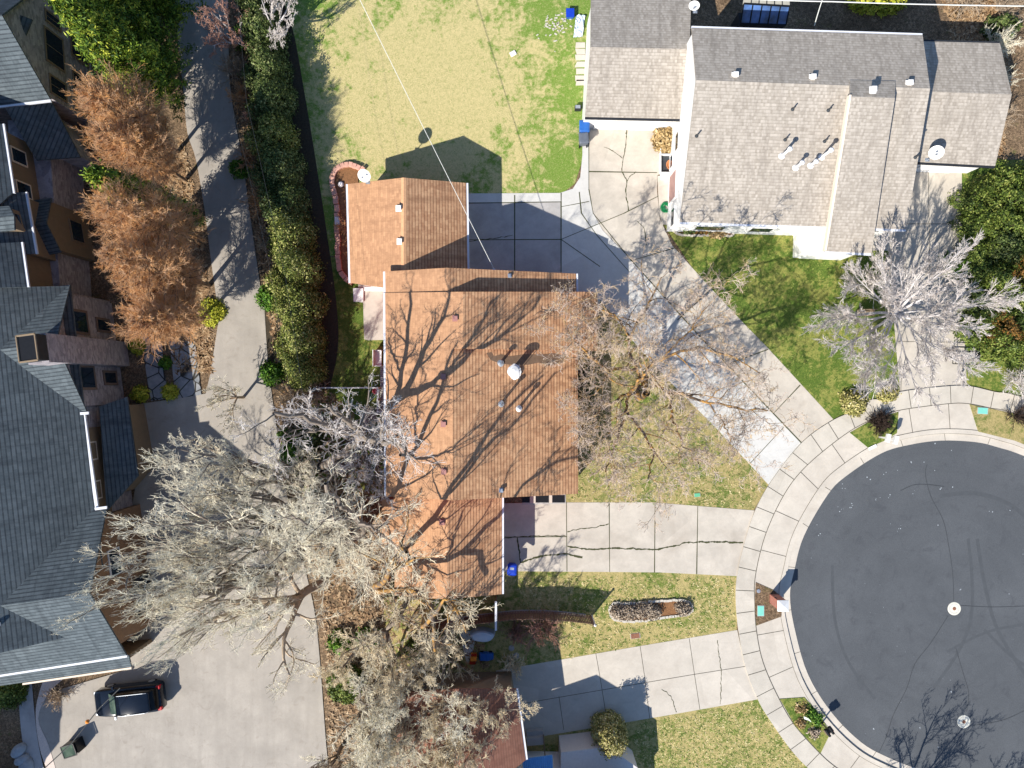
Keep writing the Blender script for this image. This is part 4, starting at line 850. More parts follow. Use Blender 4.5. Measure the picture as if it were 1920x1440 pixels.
gable(LB, (-240, 1480, 8.0), (-240, 1700, 8.0), (-350, 1480, 5.5), (-350, 1700, 5.5), (-160, 1480, 5.5), (-160, 1700, 5.5), m_slate, m_stone)  # unseen south wing, added only to cast shade into the bottom left corner
flue(LB, hit(12, 1163, GB[1]), .7, .1, True, m_white)
# ================================================================ TREES
# bare trees: (x, y) of the foot in photo pixels on the ground
def gp(x, y, h_): return tuple(g(x, y, h_))
def sh(x, y, zr, h_):
    "point at height h_ whose shadow falls on the roof or ground point seen at (x, y) on level zr"
    p = g(x, y, zr); return (p.x-sd.x*(h_-zr)/math.tan(SUN_EL), p.y-sd.y*(h_-zr)/math.tan(SUN_EL), h_)
T1 = [([gp(1190, 680, 3.6), gp(1180, 645, 4.6), gp(1196, 605, 6), gp(1222, 560, 7.6), gp(1240, 520, 8.6)], 0.139, 0.040), ([gp(1182, 640, 4.7), gp(1160, 600, 6.2), gp(1110, 575, 7.6)], 0.082, 0.032), ([gp(1214, 690, 3.6), gp(1250, 668, 4.8), gp(1300, 655, 6.2), gp(1370, 668, 7.6), gp(1425, 700, 8.6)], 0.139, 0.032),
      ([gp(1245, 672, 4.8), gp(1290, 620, 6.8), gp(1330, 570, 8.4)], 0.073, 0.024), ([gp(1225, 722, 3.4), gp(1262, 735, 4.6), gp(1325, 752, 6.2), gp(1395, 768, 7.6), gp(1440, 770, 8.2)], 0.131, 0.032), ([gp(1330, 752, 6.2), gp(1360, 800, 7.4), gp(1370, 840, 8)], 0.058, 0.024),
      ([gp(1170, 715, 3.4), gp(1135, 690, 4.8), gp(1090, 650, 6.4), gp(1065, 620, 7.6)], 0.114, 0.032), ([gp(1165, 750, 3.4), gp(1125, 770, 5), gp(1090, 800, 6.6)], 0.106, 0.032), ([gp(1180, 785, 3.6), gp(1155, 830, 5.4), gp(1135, 885, 7.2)], 0.106, 0.032), ([gp(1206, 790, 3.8), gp(1222, 840, 5.6), gp(1215, 900, 7.4)], 0.106, 0.032), ([gp(1235, 775, 3.8), gp(1275, 820, 5.6), gp(1310, 870, 7)], 0.098, 0.032), ([gp(1200, 730, 5), gp(1210, 700, 8), gp(1215, 690, 11)], 0.114, 0.040)]
limb_tree(1197, 744, T1, 11, 'spreading bare tree with yellow lichened limbs in the triangular front lawn', mt=m_mauve, ml=m_lichen, n2=9, n3=7, n4=7, n5=4, tw=.0128, wig=.3, l2=3.7, fork=(.1, .3, 2.4), rt=.27, trop=.0)
bare_tree(1672, 594, 8.8, 5.9, 12, 'silvery white bare tree beside the drive of the grey roofed house', mt=m_grey_tw, ml=m_greylimb, nl=19, n2=7, n3=7, n4=8, n5=5, fork=.12, tilt=1.05, wig=.07, tw=.0118, trunk=.02, trop=.035, shift=(-3.0, 0), ang=.5)
CG = 'bare trees between the court and the red roofed house'
bare_tree(592, 1000, 13.5, 5.7, 21, 'biggest pale bare tree, spreading over the court beside the slate roof', mt=m_pale, ml=m_palelimb, nl=10, n2=6, n3=7, n4=6, n5=4, fork=.2, tilt=.95, wig=.22, tw=.0118, group=CG, trunk=.032, shift=(-6.6, 2.4), ang=.85)
bare_tree(560, 1050, 12, 4.6, 29, 'pale bare tree reaching to the brown wall of the building above the parked car', mt=m_pale, ml=m_palelimb, nl=8, n2=6, n3=7, n4=7, n5=4, fork=.2, tilt=.9, wig=.24, tw=.012, group=CG, trunk=.03, shift=(-7.2, -.4), ang=.85)
bare_tree(566, 905, 11.5, 4.3, 22, 'pale bare tree leaning over the upper lane just below the small fine twigged tree', mt=m_pale, ml=m_palelimb, nl=6, n2=6, n3=7, n4=7, n5=5, tilt=.75, wig=.2, tw=.0125, group=CG, trunk=.03, shift=(-3.6, 3.4))
bare_tree(605, 1092, 12, 4.8, 26, 'thin brownish bare tree leaning over the middle of the court', mt=m_pale, ml=m_browntw, nl=6, n2=6, n3=7, n4=7, n5=5, tilt=.8, wig=.2, tw=.0105, group=CG, trunk=.028, shift=(-3.6, .6))
bare_tree(655, 985, 11.5, 4.4, 27, 'pale bare tree between the lane and the lower garage roof', mt=m_pale, ml=m_palelimb, nl=6, n2=6, n3=7, n4=7, n5=5, tilt=.7, wig=.2, tw=.0115, group=CG, trunk=.026, shift=(-1, .5))
bare_tree(690, 830, 8.5, 3.7, 23, 'grey bare tree leaning over the west gutter of the red roof', mt=m_grey_tw, ml=m_palelimb, nl=6, n2=6, n3=7, n4=6, n5=4, tilt=.75, wig=.17, tw=.0115, group=CG, trunk=.024)
limb_tree(672, 1000, [([sh(742, 925, 4.4, 6.4), sh(766, 862, 5.3, 8.6), sh(800, 800, 5.8, 10.6), sh(828, 730, 6.1, 12.4), sh(850, 655, 6.4, 14)], 0.237, 0.090), ([sh(768, 862, 5.3, 8.4), sh(820, 850, 5.9, 10), sh(900, 800, 6, 12)], 0.088, 0.045), ([sh(790, 820, 5.6, 10), sh(780, 760, 5.6, 12), sh(800, 700, 5.8, 13.6)], 0.100, 0.045)], 24, 'tall thick stemmed bare tree whose shadow crosses the west edge of the red roof', mt=m_pale, ml=m_palelimb, n2=7, n3=5, n4=5, n5=2, tw=.0115, l2=2.9, group=CG, fork=(-.3, .1, 3.2), rt=.42)
limb_tree(640, 880, [([sh(728, 768, 5, 6.8), sh(750, 705, 5.3, 8.8), sh(766, 610, 5.5, 11.4), sh(770, 545, 5.4, 13.2)], 0.250, 0.090), ([sh(735, 756, 5, 7.2), sh(768, 720, 5.3, 8.4), sh(800, 650, 5.8, 10.6), sh(836, 585, 6.1, 12.6), sh(850, 540, 6.1, 13.6)], 0.237, 0.075), ([sh(736, 758, 5, 7.4), sh(795, 725, 5.7, 9), sh(880, 668, 6.3, 11.4), sh(960, 615, 5.8, 13), sh(1010, 560, 5, 14.5)], 0.225, 0.075), ([sh(835, 700, 6, 10), sh(870, 660, 6.2, 11.5), sh(930, 560, 6, 13.5)], 0.125, 0.060), ([sh(752, 700, 5.3, 9), sh(735, 660, 5, 10), sh(728, 640, 5, 11)], 0.088, 0.045)], 28, 'tallest bare tree, behind the white rail, throwing forked limb shadows on the red roof', mt=m_grey_tw, ml=m_palelimb, n2=7, n3=5, n4=5, n5=2, tw=.0115, l2=2.9, group=CG, fork=(-.4, .6, 3.4), rt=.42)
limb_tree(728, 1074, [([sh(746, 1046, 3.4, 5.0), sh(800, 985, 4, 7), sh(838, 938, 4.3, 8.6), sh(896, 838, 6, 11.2), sh(955, 765, 5.4, 12.8), sh(1012, 712, 4.7, 14)], 0.225, 0.075), ([sh(838, 938, 4.3, 8.6), sh(885, 872, 6.1, 10.6), sh(960, 800, 5.3, 12.5), sh(1040, 700, 4.2, 14.2)], 0.112, 0.060), ([sh(748, 1060, 3.2, 4.6), sh(800, 1052, 3.9, 5.4), sh(858, 1040, 4.2, 6.4), sh(900, 1052, 3.7, 7), sh(906, 1085, 3.6, 7.2)], 0.213, 0.090),
    ([sh(858, 1040, 4.2, 6.4), sh(900, 1000, 3.7, 7.6), sh(942, 962, 3.0, 8.8), sh(1000, 890, 4.6, 11), sh(1082, 862, 3.7, 12.4)], 0.150, 0.060), ([sh(845, 1030, 4.2, 6.6), sh(862, 965, 4.2, 8)], 0.075, 0.045), ([sh(1000, 890, 4.6, 11), sh(1050, 840, 4, 12.5)], 0.075, 0.045)], 25, 'bare tree whose thick dark limbs cross the south west corner of the red roof', mt=m_cream_tw, ml=m_lichen, n2=6, n3=5, n4=4, n5=2, tw=.0115, l2=2.6, group=CG, fork=(.1, -.2, 2.6), rt=.4)
BG = 'bare trees in the thicket at the bottom'
for x, y, h_, r_, sd_, lb, mt_ in ((735, 1168, 8.5, 3.9, 31, 'cream bare tree at the top left of the bottom thicket, beside the lane edge', m_cream_tw), (838, 1178, 8, 3.3, 32, 'cream bare tree directly below the lower garage roof', m_cream_tw),
    (712, 1268, 9, 3.9, 33, 'pale bare tree at the left edge of the bottom thicket', m_pale), (810, 1262, 9.5, 4.1, 34, 'pale bare tree in the middle of the bottom thicket', m_pale),
    (895, 1275, 8.5, 3.4, 35, 'cream bare tree overhanging the brown roof at the bottom', m_cream_tw), (745, 1350, 8.5, 3.9, 36, 'pale bare tree at the bottom edge left of the brown roof', m_pale), (848, 1340, 8.5, 3.6, 37, 'cream bare tree at the bottom edge touching the brown roof', m_cream_tw), (640, 1400, 5.5, 2.3, 38, 'small dark limbed bare tree on the bank beside the court', m_browntw)):
    bare_tree(x, y, h_, r_, sd_, lb, mt=mt_, ml=m_palelimb, nl=6, n2=6, n3=7, n4=7, n5=5, tilt=.8, wig=.2, tw=.013, trunk=.026, group=BG)
bare_tree(1672, 1530, 7.4, 3.7, 41, 'bare tree just below the bottom edge casting its shadow over the road', mt=m_browntw, ml=m_palelimb, nl=7, n2=6, n3=6, n4=5, n5=3, tilt=.75, tw=.013)
bare_tree(1800, 1560, 7, 2.2, 42, 'slim bare tree below the bottom edge near the two manholes', mt=m_browntw, ml=m_palelimb, nl=4, n2=5, n3=6, n4=5, n5=3, tilt=.6, tw=.013)
bare_tree(1985, 800, 4.5, 3.0, 43, 'pink budding tree reaching over the kerb at the right edge', mt=m_pinktw, ml=m_browntw, nl=6, n2=6, n3=6, n4=6, n5=4, tilt=.9, tw=.012)
bare_tree(515, 78, 7, 2.2, 44, 'grey bare tree reaching over the top of the back lawn', mt=m_grey_tw, ml=m_greylimb, nl=5, n2=5, n3=6, n4=6, n5=4, tilt=1.0, wig=.3, tw=.011, shift=(1.8, -.4))
bare_tree(468, 98, 5.6, 2.0, 45, 'tan bare tree with drooping twigs at the top of the lane', mt=m_redtw, ml=m_greylimb, nl=6, n2=6, n3=7, n4=6, n5=4, tilt=.9, wig=.2, tw=.013, trop=-.03)
bare_tree(457, 745, 5.5, 2.3, 46, 'small pale bare tree with fine twigs hanging over the upper lane', mt=m_pale, ml=m_browntw, nl=6, n2=6, n3=6, n4=5, n5=4, tilt=.9, tw=.010)
RG = 'rusty brown spire trees beside the lane'
for x, y, h_, r_, sd_, lb in ((333, 285, 10.5, 2.4, 51, 'rust coloured spire tree just below the green conifers'), (348, 338, 10.5, 2.0, 52, 'rust coloured spire tree above the gap in the row'), (378, 455, 12.6, 2.6, 53, 'tallest rust coloured spire tree in the middle of the row'), (392, 535, 12.4, 2.3, 54, 'rust coloured spire tree second from the lower end of the row'), (384, 598, 10.5, 2.1, 55, 'lowest rust coloured spire tree above the flagstone path')):
    spire_tree(x, y, h_, r_*1.08, sd_, lb, 'spire_tree', m_rusttw, m_tanlimb, group=RG, nb=170, ns=17, nt_=7, tw=.0095)
CFG = 'conifers at the top left'
for x, y, h_, r_, sd_, lb in ((318, 172, 12, 2.7, 61, 'bright green conifer at the lower end of the conifer row'), (298, 100, 12.5, 2.8, 62, 'bright green conifer in the middle of the conifer row'), (325, 20, 12, 2.9, 63, 'bright green conifer at the top edge of the photo'), (362, 418, 11.6, 1.1, 64, 'slim green conifer tip showing between the two clumps of rusty trees')):
    conifer(x, y, h_, r_, sd_, lb, m_conif, group=CFG)

# ================================================================ HEDGES AND SHRUBS
HG = 'shrubs of the long hedge between the lane and the back lawn'
hs = [(486, 20, 1.6, 1.5, 3.2, m_hedge, 'topmost dark shrub of the long hedge'), (500, 85, 1.5, 1.6, 3.0, m_hedge, 'second dark shrub of the long hedge, beside the tan drooping tree'), (506, 150, 1.5, 1.5, 2.8, m_hedge, 'third dark shrub of the long hedge'), (512, 215, 1.5, 1.6, 2.8, m_hedge, 'fourth dark shrub of the long hedge, by the rusty bare shrub'),
      (520, 275, 1.5, 1.5, 2.9, m_gold, 'fifth shrub of the long hedge with pale leaf tips'), (530, 335, 1.6, 1.6, 3.0, m_hedge, 'sixth dark shrub of the long hedge, opposite the curved block bed'), (541, 398, 1.6, 1.6, 3.1, m_hedge, 'seventh dark shrub of the long hedge'), (552, 462, 1.6, 1.7, 3.3, m_gold, 'uppermost golden shrub of the thick lower hedge'),
      (559, 522, 1.6, 1.6, 3.4, m_gold, 'second golden shrub of the thick lower hedge'), (566, 580, 1.6, 1.6, 3.4, m_gold, 'third golden shrub of the thick lower hedge'), (571, 638, 1.6, 1.6, 3.3, m_gold, 'fourth golden shrub of the thick lower hedge'), (573, 692, 1.4, 1.4, 3.0, m_gold, 'lowest golden shrub of the thick lower hedge')]
for i, (x, y, rx, ry, h_, mt_, lb) in enumerate(hs): shrub(x+7, y, rx*.85, ry, h_*1.12, 100+i, lb, mt_, 'hedge_shrub', group=HG, lump=.35, s=.08, n=int(600*rx*ry), boxy=1.4)
for i, (x, y, r_, h_, mt_, lb) in enumerate(((452, 140, 1.2, 2.2, m_browntw, 'brown bare shrub beside the lane below the drooping tree'), (462, 190, 1.1, 2.0, m_rusttw, 'ochre bare shrub beside the lane between two dark hedge shrubs'), (497, 232, .9, 2.4, m_redtw, 'pinkish bare shrub standing in the long hedge'), (470, 300, 1.0, 1.8, m_rusttw, 'ochre bare shrub at the shadow tips on the lane'), (505, 330, 1.0, 2.0, m_browntw, 'brown bare shrub at the lane side of the sixth hedge shrub'),
    (492, 385, 1.1, 1.6, m_rusttw, 'tan bare shrub where the lane widens'), (513, 455, 1.0, 1.6, m_browntw, 'brown bare shrub beside the uppermost golden hedge shrub'), (562, 752, 1.7, 2.4, m_browntw, 'round brown bare bush on the bank beside the lane'), (590, 735, 1.1, 2.4, m_browntw, 'brown bare bush touching the white rail'), (650, 425, .8, .9, m_rusttw, 'rusty bare shrub spilling over the block edging'), (545, 800, .9, 1.0, m_browntw, 'low brown bush at the narrowest part of the lane'),
    (1012, 1172, 1.6, 2.6, m_redtw, 'reddish bare sapling beside the curved fence'), (968, 1178, .9, 2.0, m_redtw, 'rust brown bare shrub against the inside of the curved fence'), (960, 1238, .9, 1.8, m_cream_tw, 'cream bare shrub at the left end of the lowest drive'), (1905, 715, 1.9, 2.6, m_grey_tw, 'grey bare shrub at the right end of the sidewalk'), (1900, 780, 1.1, 1.6, m_darktw, 'dark bare shrub in the right hand verge'),
    (1858, 95, 1.3, 2.4, m_pale, 'pale bare shrub beside the corner shadow of the grey house'), (1845, 165, 1.3, 2.6, m_pale, 'pale bare shrub right of the ridge end of the grey house'), (1852, 235, 1.2, 2.4, m_browntw, 'brown bare shrub right of the grey house'), (1868, 20, 1.5, 2.6, m_browntw, 'brown bare shrub in the top right corner'), (1800, 5, 1.3, 2.2, m_browntw, 'brown bare shrub at the top edge behind the grey house'),
    (190, 285, 1.3, 1.6, m_darktw, 'dark bare shrub in the shade of the entrance roof'), (205, 350, 1.1, 1.5, m_darktw, 'dark bare shrub against the stone wing'), (115, 1300, .9, 1.2, m_browntw, 'small bare shrub with yellow seed heads by the footpath'), (700, 780, 1.0, 1.6, m_grey_tw, 'grey bare shrub beside the white rail frame'), (620, 930, 1.2, 1.8, m_browntw, 'brown bare bush under the tall pale tree'))):
    twig_shrub(x, y, r_, h_, 200+i, lb, mt_)
for i, (x, y, r_, h_, mt_, lb) in enumerate(((512, 700, .8, .9, m_green, 'low green bush at the lane edge below the long hedge'), (541, 812, .55, .6, m_green, 'small green bush on the bank by the lane'), (548, 850, .8, .8, m_green, 'green bush on the bank opposite the blossom twigs'), (556, 898, .6, .6, m_green, 'small green bush lowest on the bank'), (585, 820, .9, 1.2, m_hedge, 'dark green bush behind the round brown bush'),
    (512, 560, .9, 1.6, m_green, 'fresh green shrub between the lane and the golden hedge'), (462, 80, .7, 1.4, m_green, 'green shrub between the tan tree and the hedge top'), (452, 320, .6, 1.0, m_green, 'round green bush at the edge of the lane'), (640, 1200, .8, 1.0, m_green, 'green bush at the left edge of the bottom thicket'), (652, 1278, 1.3, 1.4, m_junip, 'olive green bush in the bottom thicket beside the court'), (690, 1195, .8, 1.1, m_green, 'green bush under the cream tree of the thicket'),
    (735, 1090, .8, 1.2, m_hedge, 'dark green bush against the corner of the lower garage'), (790, 1215, 1.0, 1.0, m_junip, 'olive bush deep in the bottom thicket'), (20, 1288, 1.3, 1.3, m_junip, 'yellow green shrub under the eave at the left edge'), (398, 586, .9, .4, m_yelgreen, 'bright green ground cover at the foot of the rusty trees'), (262, 596, .5, .5, m_yelgreen, 'yellow bush in the shade beside the flagstones'), (259, 650, .5, .5, m_yelgreen, 'yellow bush at the left of the flagstone path'),
    (266, 738, .5, .7, m_yelgreen, 'round yellow bush left of the path end'), (322, 735, .5, .7, m_yelgreen, 'round yellow bush right of the path end'), (312, 680, .35, .4, m_green, 'low green edging plant beside the flagstones'), (1790, 500, 1.0, .8, m_green, 'green shrub at the edge of the right hand drive'))):
    shrub(x, y, r_, r_, h_, 300+i, lb, mt_, 'green_bush', n=int(280*r_*r_)+70, s=.1)
RGp = 'evergreen shrubs right of the drive'
k_ = 0; rn = random.Random(5)
names = ['topmost', 'second', 'third', 'fourth', 'fifth', 'sixth', 'seventh', 'lowest']
side = {0: 'next to the right drive', 1: 'in the middle of the bank', 2: 'at the right edge'}
for row in range(8):
    for c_ in range(3):
        x = 1818+c_*50+rn.uniform(-8, 8); y = 335+row*46+rn.uniform(-8, 8)
        if c_ == 0 and (row < 1 or row > 6): continue
        mt_ = m_orangeleaf if (row, c_) in ((4, 2), (6, 1)) else (m_hedge if (row*3+c_) % 5 == 0 else m_junip)
        lb = ('bronze' if mt_ is m_orangeleaf else 'dark green' if mt_ is m_hedge else 'green')+f' shrub {side[c_]}, {names[row]} of its row'
        shrub(x, y, 1.25, 1.2, 1.5+.3*c_, 400+k_, lb, mt_, 'evergreen_shrub', group=RGp, lump=.6, n=300, s=.085); k_ += 1
shrub(1853, 165, .8, .8, 1.2, 450, 'lime green shrub right of the grey house ridge', m_yelgreen, 'evergreen_shrub', n=120)
shrub(1868, 60, 1.2, 1.0, 1.4, 451, 'dark green shrub in the corner shadow of the grey house', m_hedge, 'evergreen_shrub', n=150)
shrub(1640, 10, 2.0, .8, 1.3, 452, 'yellow green shrub behind the grey house at the top edge', m_yelgreen, 'evergreen_shrub', n=200)
shrub(1138, 1360, 1.12, 1.12, 3.1, 453, 'tall sheared dome shrub with tan top beside the bottom house', m_topi, 'dome_shrub', lump=.03, n=1300, s=.08, boxy=1.25)
shrub(1598, 755, .9, .85, .9, 454, 'pale twiggy round shrub on the sidewalk edge', m_topi, 'round_shrub', lump=.1, n=330, s=.1)
shrub(1660, 738, .7, .55, .7, 455, 'small pale green shrub beside the drive and sidewalk', m_topi, 'round_shrub', lump=.1, n=200, s=.1)
twig_shrub(1645, 792, .95, 1.1, 456, 'dark spiky ornamental grass clump in the verge by the mailboxes', m_darktw, 'ornamental_grass', n=160, n2=4, n3=0 or 2, spread=1.1, tw=.014)
shrub(1245, 262, .75, .95, .7, 457, 'tawny dried ornamental grass in the white edged planter', m_straw, 'ornamental_grass', n=260, s=.16)
# hidden-side foundation shrubs under the east eave
shrub(1106, 620, .8, 1.2, .9, 458, 'dark shrub under the north east eave of the red roof', m_hedge, 'foundation_shrub', n=160)
shrub(1095, 730, .7, 1.5, .9, 459, 'dark shrub under the east eave of the red roof behind the lichened tree', m_hedge, 'foundation_shrub', n=200)
shrub(1320, 428, .9, .35, .6, 460, 'bronze tufted plant in the kerbed bed of the grey house', m_orangeleaf, 'bed_plant', n=110); shrub(1293, 430, .5, .35, .5, 461, 'dark plant in the corner of the kerbed bed', m_hedge, 'bed_plant', n=70); shrub(1345, 436, .5, .4, .45, 462, 'straw coloured plant at the right of the kerbed bed', m_straw, 'bed_plant', n=60)
# grass tufts scattered over the lawns (uncountable)
def tufts(name, polys, n, seed, mat, s=.11, hgt=.05):
    rng = np.random.default_rng(seed); V = []; pts = []
    for poly in polys:
        P = np.array([[*g(x, y)[:2]] for x, y in poly]); lo_, hi = P.min(0), P.max(0); q = rng.uniform(lo_, hi, (n*3, 2)); ins = np.zeros(len(q), bool); j = len(P)-1
        for i in range(len(P)):
            c = (P[i, 1] > q[:, 1]) != (P[j, 1] > q[:, 1]); xx = (P[j, 0]-P[i, 0])*(q[:, 1]-P[i, 1])/(P[j, 1]-P[i, 1]+1e-12)+P[i, 0]; ins ^= c & (q[:, 0] < xx); j = i
        pts.append(q[ins][:n])
    q = np.concatenate(pts); 
    C = np.concatenate([q, np.full((len(q), 1), hgt)], 1); N = np.tile([0, 0, 1.], (len(C), 1)); Vv, F, v = clumps(rng, C, N, 4, .07, s, 3.0)
    Vv[:, 2] = np.clip(Vv[:, 2], .03, .055); tag(npmesh(name, Vv, F, mat, None, v), kind='stuff')
GL = [[(1250, 425), (1620, 480), (1670, 560), (1680, 735), (1565, 780), (1400, 610)], [(1070, 830), (1200, 700), (1430, 910), (1400, 950), (1070, 938)], [(950, 1080), (1375, 1085), (1375, 1178), (1040, 1235)], [(1190, 1360), (1420, 1316), (1510, 1440), (1190, 1440)]]
leaf('dry_blades', [(150, 144, 84), (186, 172, 112), (206, 190, 136), (220, 206, 158)])
tufts('grass', GL, 900, 2, leaf('green_blades', [(78, 98, 40), (100, 118, 50), (126, 140, 64), (150, 156, 84)]), .05, .03)
tufts('grass', GL[1:], 700, 3, bpy.data.materials['dry_blades'], .05, .03)
tufts('leaf_litter', [[(600, 1080), (740, 1120), (900, 1180), (960, 1440), (620, 1440)], [(500, 560), (600, 720), (720, 830), (720, 1080), (590, 1090), (540, 900)], [(430, 20), (480, 20), (560, 400), (500, 560), (470, 400)], [(340, 260), (380, 420), (400, 700), (330, 700), (300, 400)], [(1760, -20), (1900, -20), (1880, 300), (1840, 300)]], 2600, 4, leaf('dead_leaves', [(84, 62, 42), (128, 98, 68), (166, 136, 100), (196, 172, 140)]), .09, .04)

# ================================================================ GARDEN STRUCTURES
# curved picket fence
FN = thing('fence', 'dark brown picket fence curving round the corner of the lower yard', 'fence', tuple(g(1000, 1148)))
fp = resample(smoothline([(800, 1166), (862, 1158), (925, 1150), (980, 1145), (1045, 1147), (1107, 1154)], 5), 104); pk = MB(); rl = MB()
for i, (x, y) in enumerate(fp):
    p = g(x, y); q = g(*fp[min(i+1, len(fp)-1)]); o_ = g(*fp[max(i-1, 0)]); rz = math.atan2(q.y-o_.y, q.x-o_.x)
    pk.box(p+Vector((0, 0, .92)), (.085, .03, 1.84+.02*(i % 3)), rz)
pk.build('pickets', m_wood, FN)
for z_ in (.4, 1.45): rl.tube([g(x, y)+Vector((0, -.04, z_)) for x, y in fp[::6]+[fp[-1]]], .035, 5)
rl.build('rail', m_wood, FN)
for i in (0, 20, 40, 60, 80, 103): MB().box(g(*fp[i])+Vector((0, -.08, .95)), (.1, .1, 1.9)).build('post', m_wood, FN)
MB().lathe(g(*fp[-1])+Vector((.1, 0, 0)), [(.06, 0), (.06, 2.0), (.09, 2.02), (0, 2.12)], 10).build('post', m_white, FN)
strip('mow_strip', [(x, y-2) for x, y in fp[::4]], [(x, y+4) for x, y in fp[::4]], m_conc_grey, .05)
F2 = thing('fence', 'thin pale fence panel running from the lower garage corner to the picket fence', 'fence', tuple(g(930, 1140)))
f2 = MB(); f2.box((g(931, 1138)+Vector((0, 0, .95))), (.05, 1.9, 1.8)); f2.build('boards', m_wood, F2); MB().box(g(931, 1138)+Vector((0, 0, 1.9)), (.14, 1.95, .06)).build('cap_rail', m_gutter, F2)
# raised oval bed with lavender
OB = thing('raised_bed', 'long oval stone edged bed in the lawn between the two lower drives', 'flower bed', tuple(g(1220, 1143)))
def edging(root, pl, mat, n, size=(.3, .2, .22), name='edging_stone', z=.1, every=None, jit=.02, seed=1, single=False):
    P = resample(pl, n+1); rn = random.Random(seed); mb = MB()
    for i in range(n):
        a, b_ = g(*P[i]), g(*P[i+1]); rz = math.atan2(b_.y-a.y, b_.x-a.x); c = (a+b_)/2; L = (b_-a).length
        m_ = mat if not (every and i in every) else m_blockw
        bx_ = MB().box(c+Vector((rn.gauss(0, jit), rn.gauss(0, jit), z)), (L*.95, size[1], size[2]), rz+rn.gauss(0, .04))
        if single: mb.v += [v for v in bx_.v]; mb.f += [tuple(q+len(mb.v)-8 for q in f) for f in bx_.f]; mb.mi += [0]*6
        else: bx_.build(name, m_, root, bevel=.02)
    if single: mb.build(name, mat, root)
oval = smoothline([(1150, 1130), (1143, 1140), (1146, 1156), (1160, 1163), (1200, 1164), (1250, 1156), (1290, 1151), (1297, 1140), (1292, 1128), (1270, 1125), (1225, 1127), (1180, 1131), (1150, 1130)], 4)
edging(OB, oval, m_kerbstone, 60, (.3, .16, .16), z=.07, single=True)
MB().prism([(*g(x, y)[:2], .09) for x, y in oval[:-1]], .1).build('soil', m_mulch, OB)
LG = 'dry lavender clumps in the oval bed'
for i, (x, y, rx, ry, lb) in enumerate(((1159, 1146, .55, .5, 'leftmost dry lavender clump in the oval bed'), (1180, 1145, .6, .55, 'second dry lavender clump from the left'), (1204, 1144, .6, .55, 'middle dry lavender clump'), (1222, 1145, .55, .55, 'dry lavender clump left of the bare soil'), (1281, 1139, .55, .5, 'rightmost dry lavender clump after the bare soil'))):
    shrub(x, y, rx, ry, .5, 500+i, lb, m_lav, 'lavender', 'lavender', LG, n=150, s=.08)
# block edged bed round the upper garage
BB = thing('block_edging', 'pink block edging curving round the west side of the upper garage', 'edging', tuple(g(640, 420)))
bp = smoothline([(683, 322), (672, 314), (655, 310), (638, 314), (627, 326), (623, 345), (629, 366), (633, 395), (634, 440), (636, 480), (638, 505), (648, 522), (662, 531)], 5)
edging(BB, bp, m_block, 36, (.3, .34, .3), 'block', z=.15, every=(19, 20))
MB().prism([(*g(x, y)[:2], .1) for x, y in bp+[(672, 526), (672, 330)]], .12).build('mulch', m_mulch, BB)
MB().lathe(g(640, 347)+Vector((0, 0, .1)), [(.16, 0), (.2, .08), (.12, .2), (0, .22)], 12).build('white_rock', m_blockw, BB)
# kerbed bed of the grey house
KB = thing('bed_kerb', 'white kerb framing the narrow bed in front of the grey house', 'edging', tuple(g(1320, 440)))
edging(KB, smoothline([(1259, 415), (1260, 430), (1272, 440), (1290, 442), (1330, 442), (1374, 443)], 3)+[(1374, 424)], m_conc_pale, 26, (.3, .14, .14), 'kerb_block', z=.07, single=True)
MB().prism([(*g(x, y)[:2], .06) for x, y in ((1264, 420), (1372, 420), (1372, 441), (1275, 438))], .05).build('soil', m_mulch, KB)
# white planter box by the grey house
PB = thing('planter', 'white low planter frame against the west wall of the grey house', 'planter', tuple(g(1248, 290)))
pw = MB()
for x0, y0, x1, y1 in ((1236, 241, 1238, 327), (1262, 241, 1264, 327), (1238, 291, 1262, 293), (1238, 325, 1262, 337)): pw.prism([(*g(x, y)[:2], .32) for x, y in ((x0, y0), (x1, y0), (x1, y1), (x0, y1))], .33)
pw.build('frame', m_white, PB); MB().prism([(*g(x, y)[:2], .07) for x, y in ((1238, 293), (1262, 293), (1262, 325), (1238, 325))], .05).build('mat', m_darkmetal, PB); MB().prism([(*g(x, y)[:2], .08) for x, y in ((1238, 241), (1262, 241), (1262, 291), (1238, 291))], .05).build('soil', m_mulch, PB)
PT = thing('plant_pot', 'round terracotta pot standing on the dark mat in the white frame', 'plant pot', tuple(g(1256, 312)+Vector((0, 0, .07))))
MB().lathe(g(1256, 312)+Vector((0, 0, .07)), [(.0, 0), (.24, 0), (.33, .34), (.36, .36), (.3, .36), (.28, .3), (0, .29)], 20).build('bowl', m_pot, PT); 
# garden hose
HS = MB(); rn = random.Random(2)
for i in range(9):
    c = g(1248+rn.gauss(0, 1.3), 390+rn.gauss(0, 1.3)); r = rn.uniform(.18, .33); HS.tube([c+Vector((r*math.cos(a*.42), r*math.sin(a*.42)*rn.uniform(.95, 1.05), .085+i*.018)) for a in range(16)], .022, 6)
tag(HS.build('garden_hose', m_hose), 'green garden hose coiled on the paving beside the grey house', 'hose')
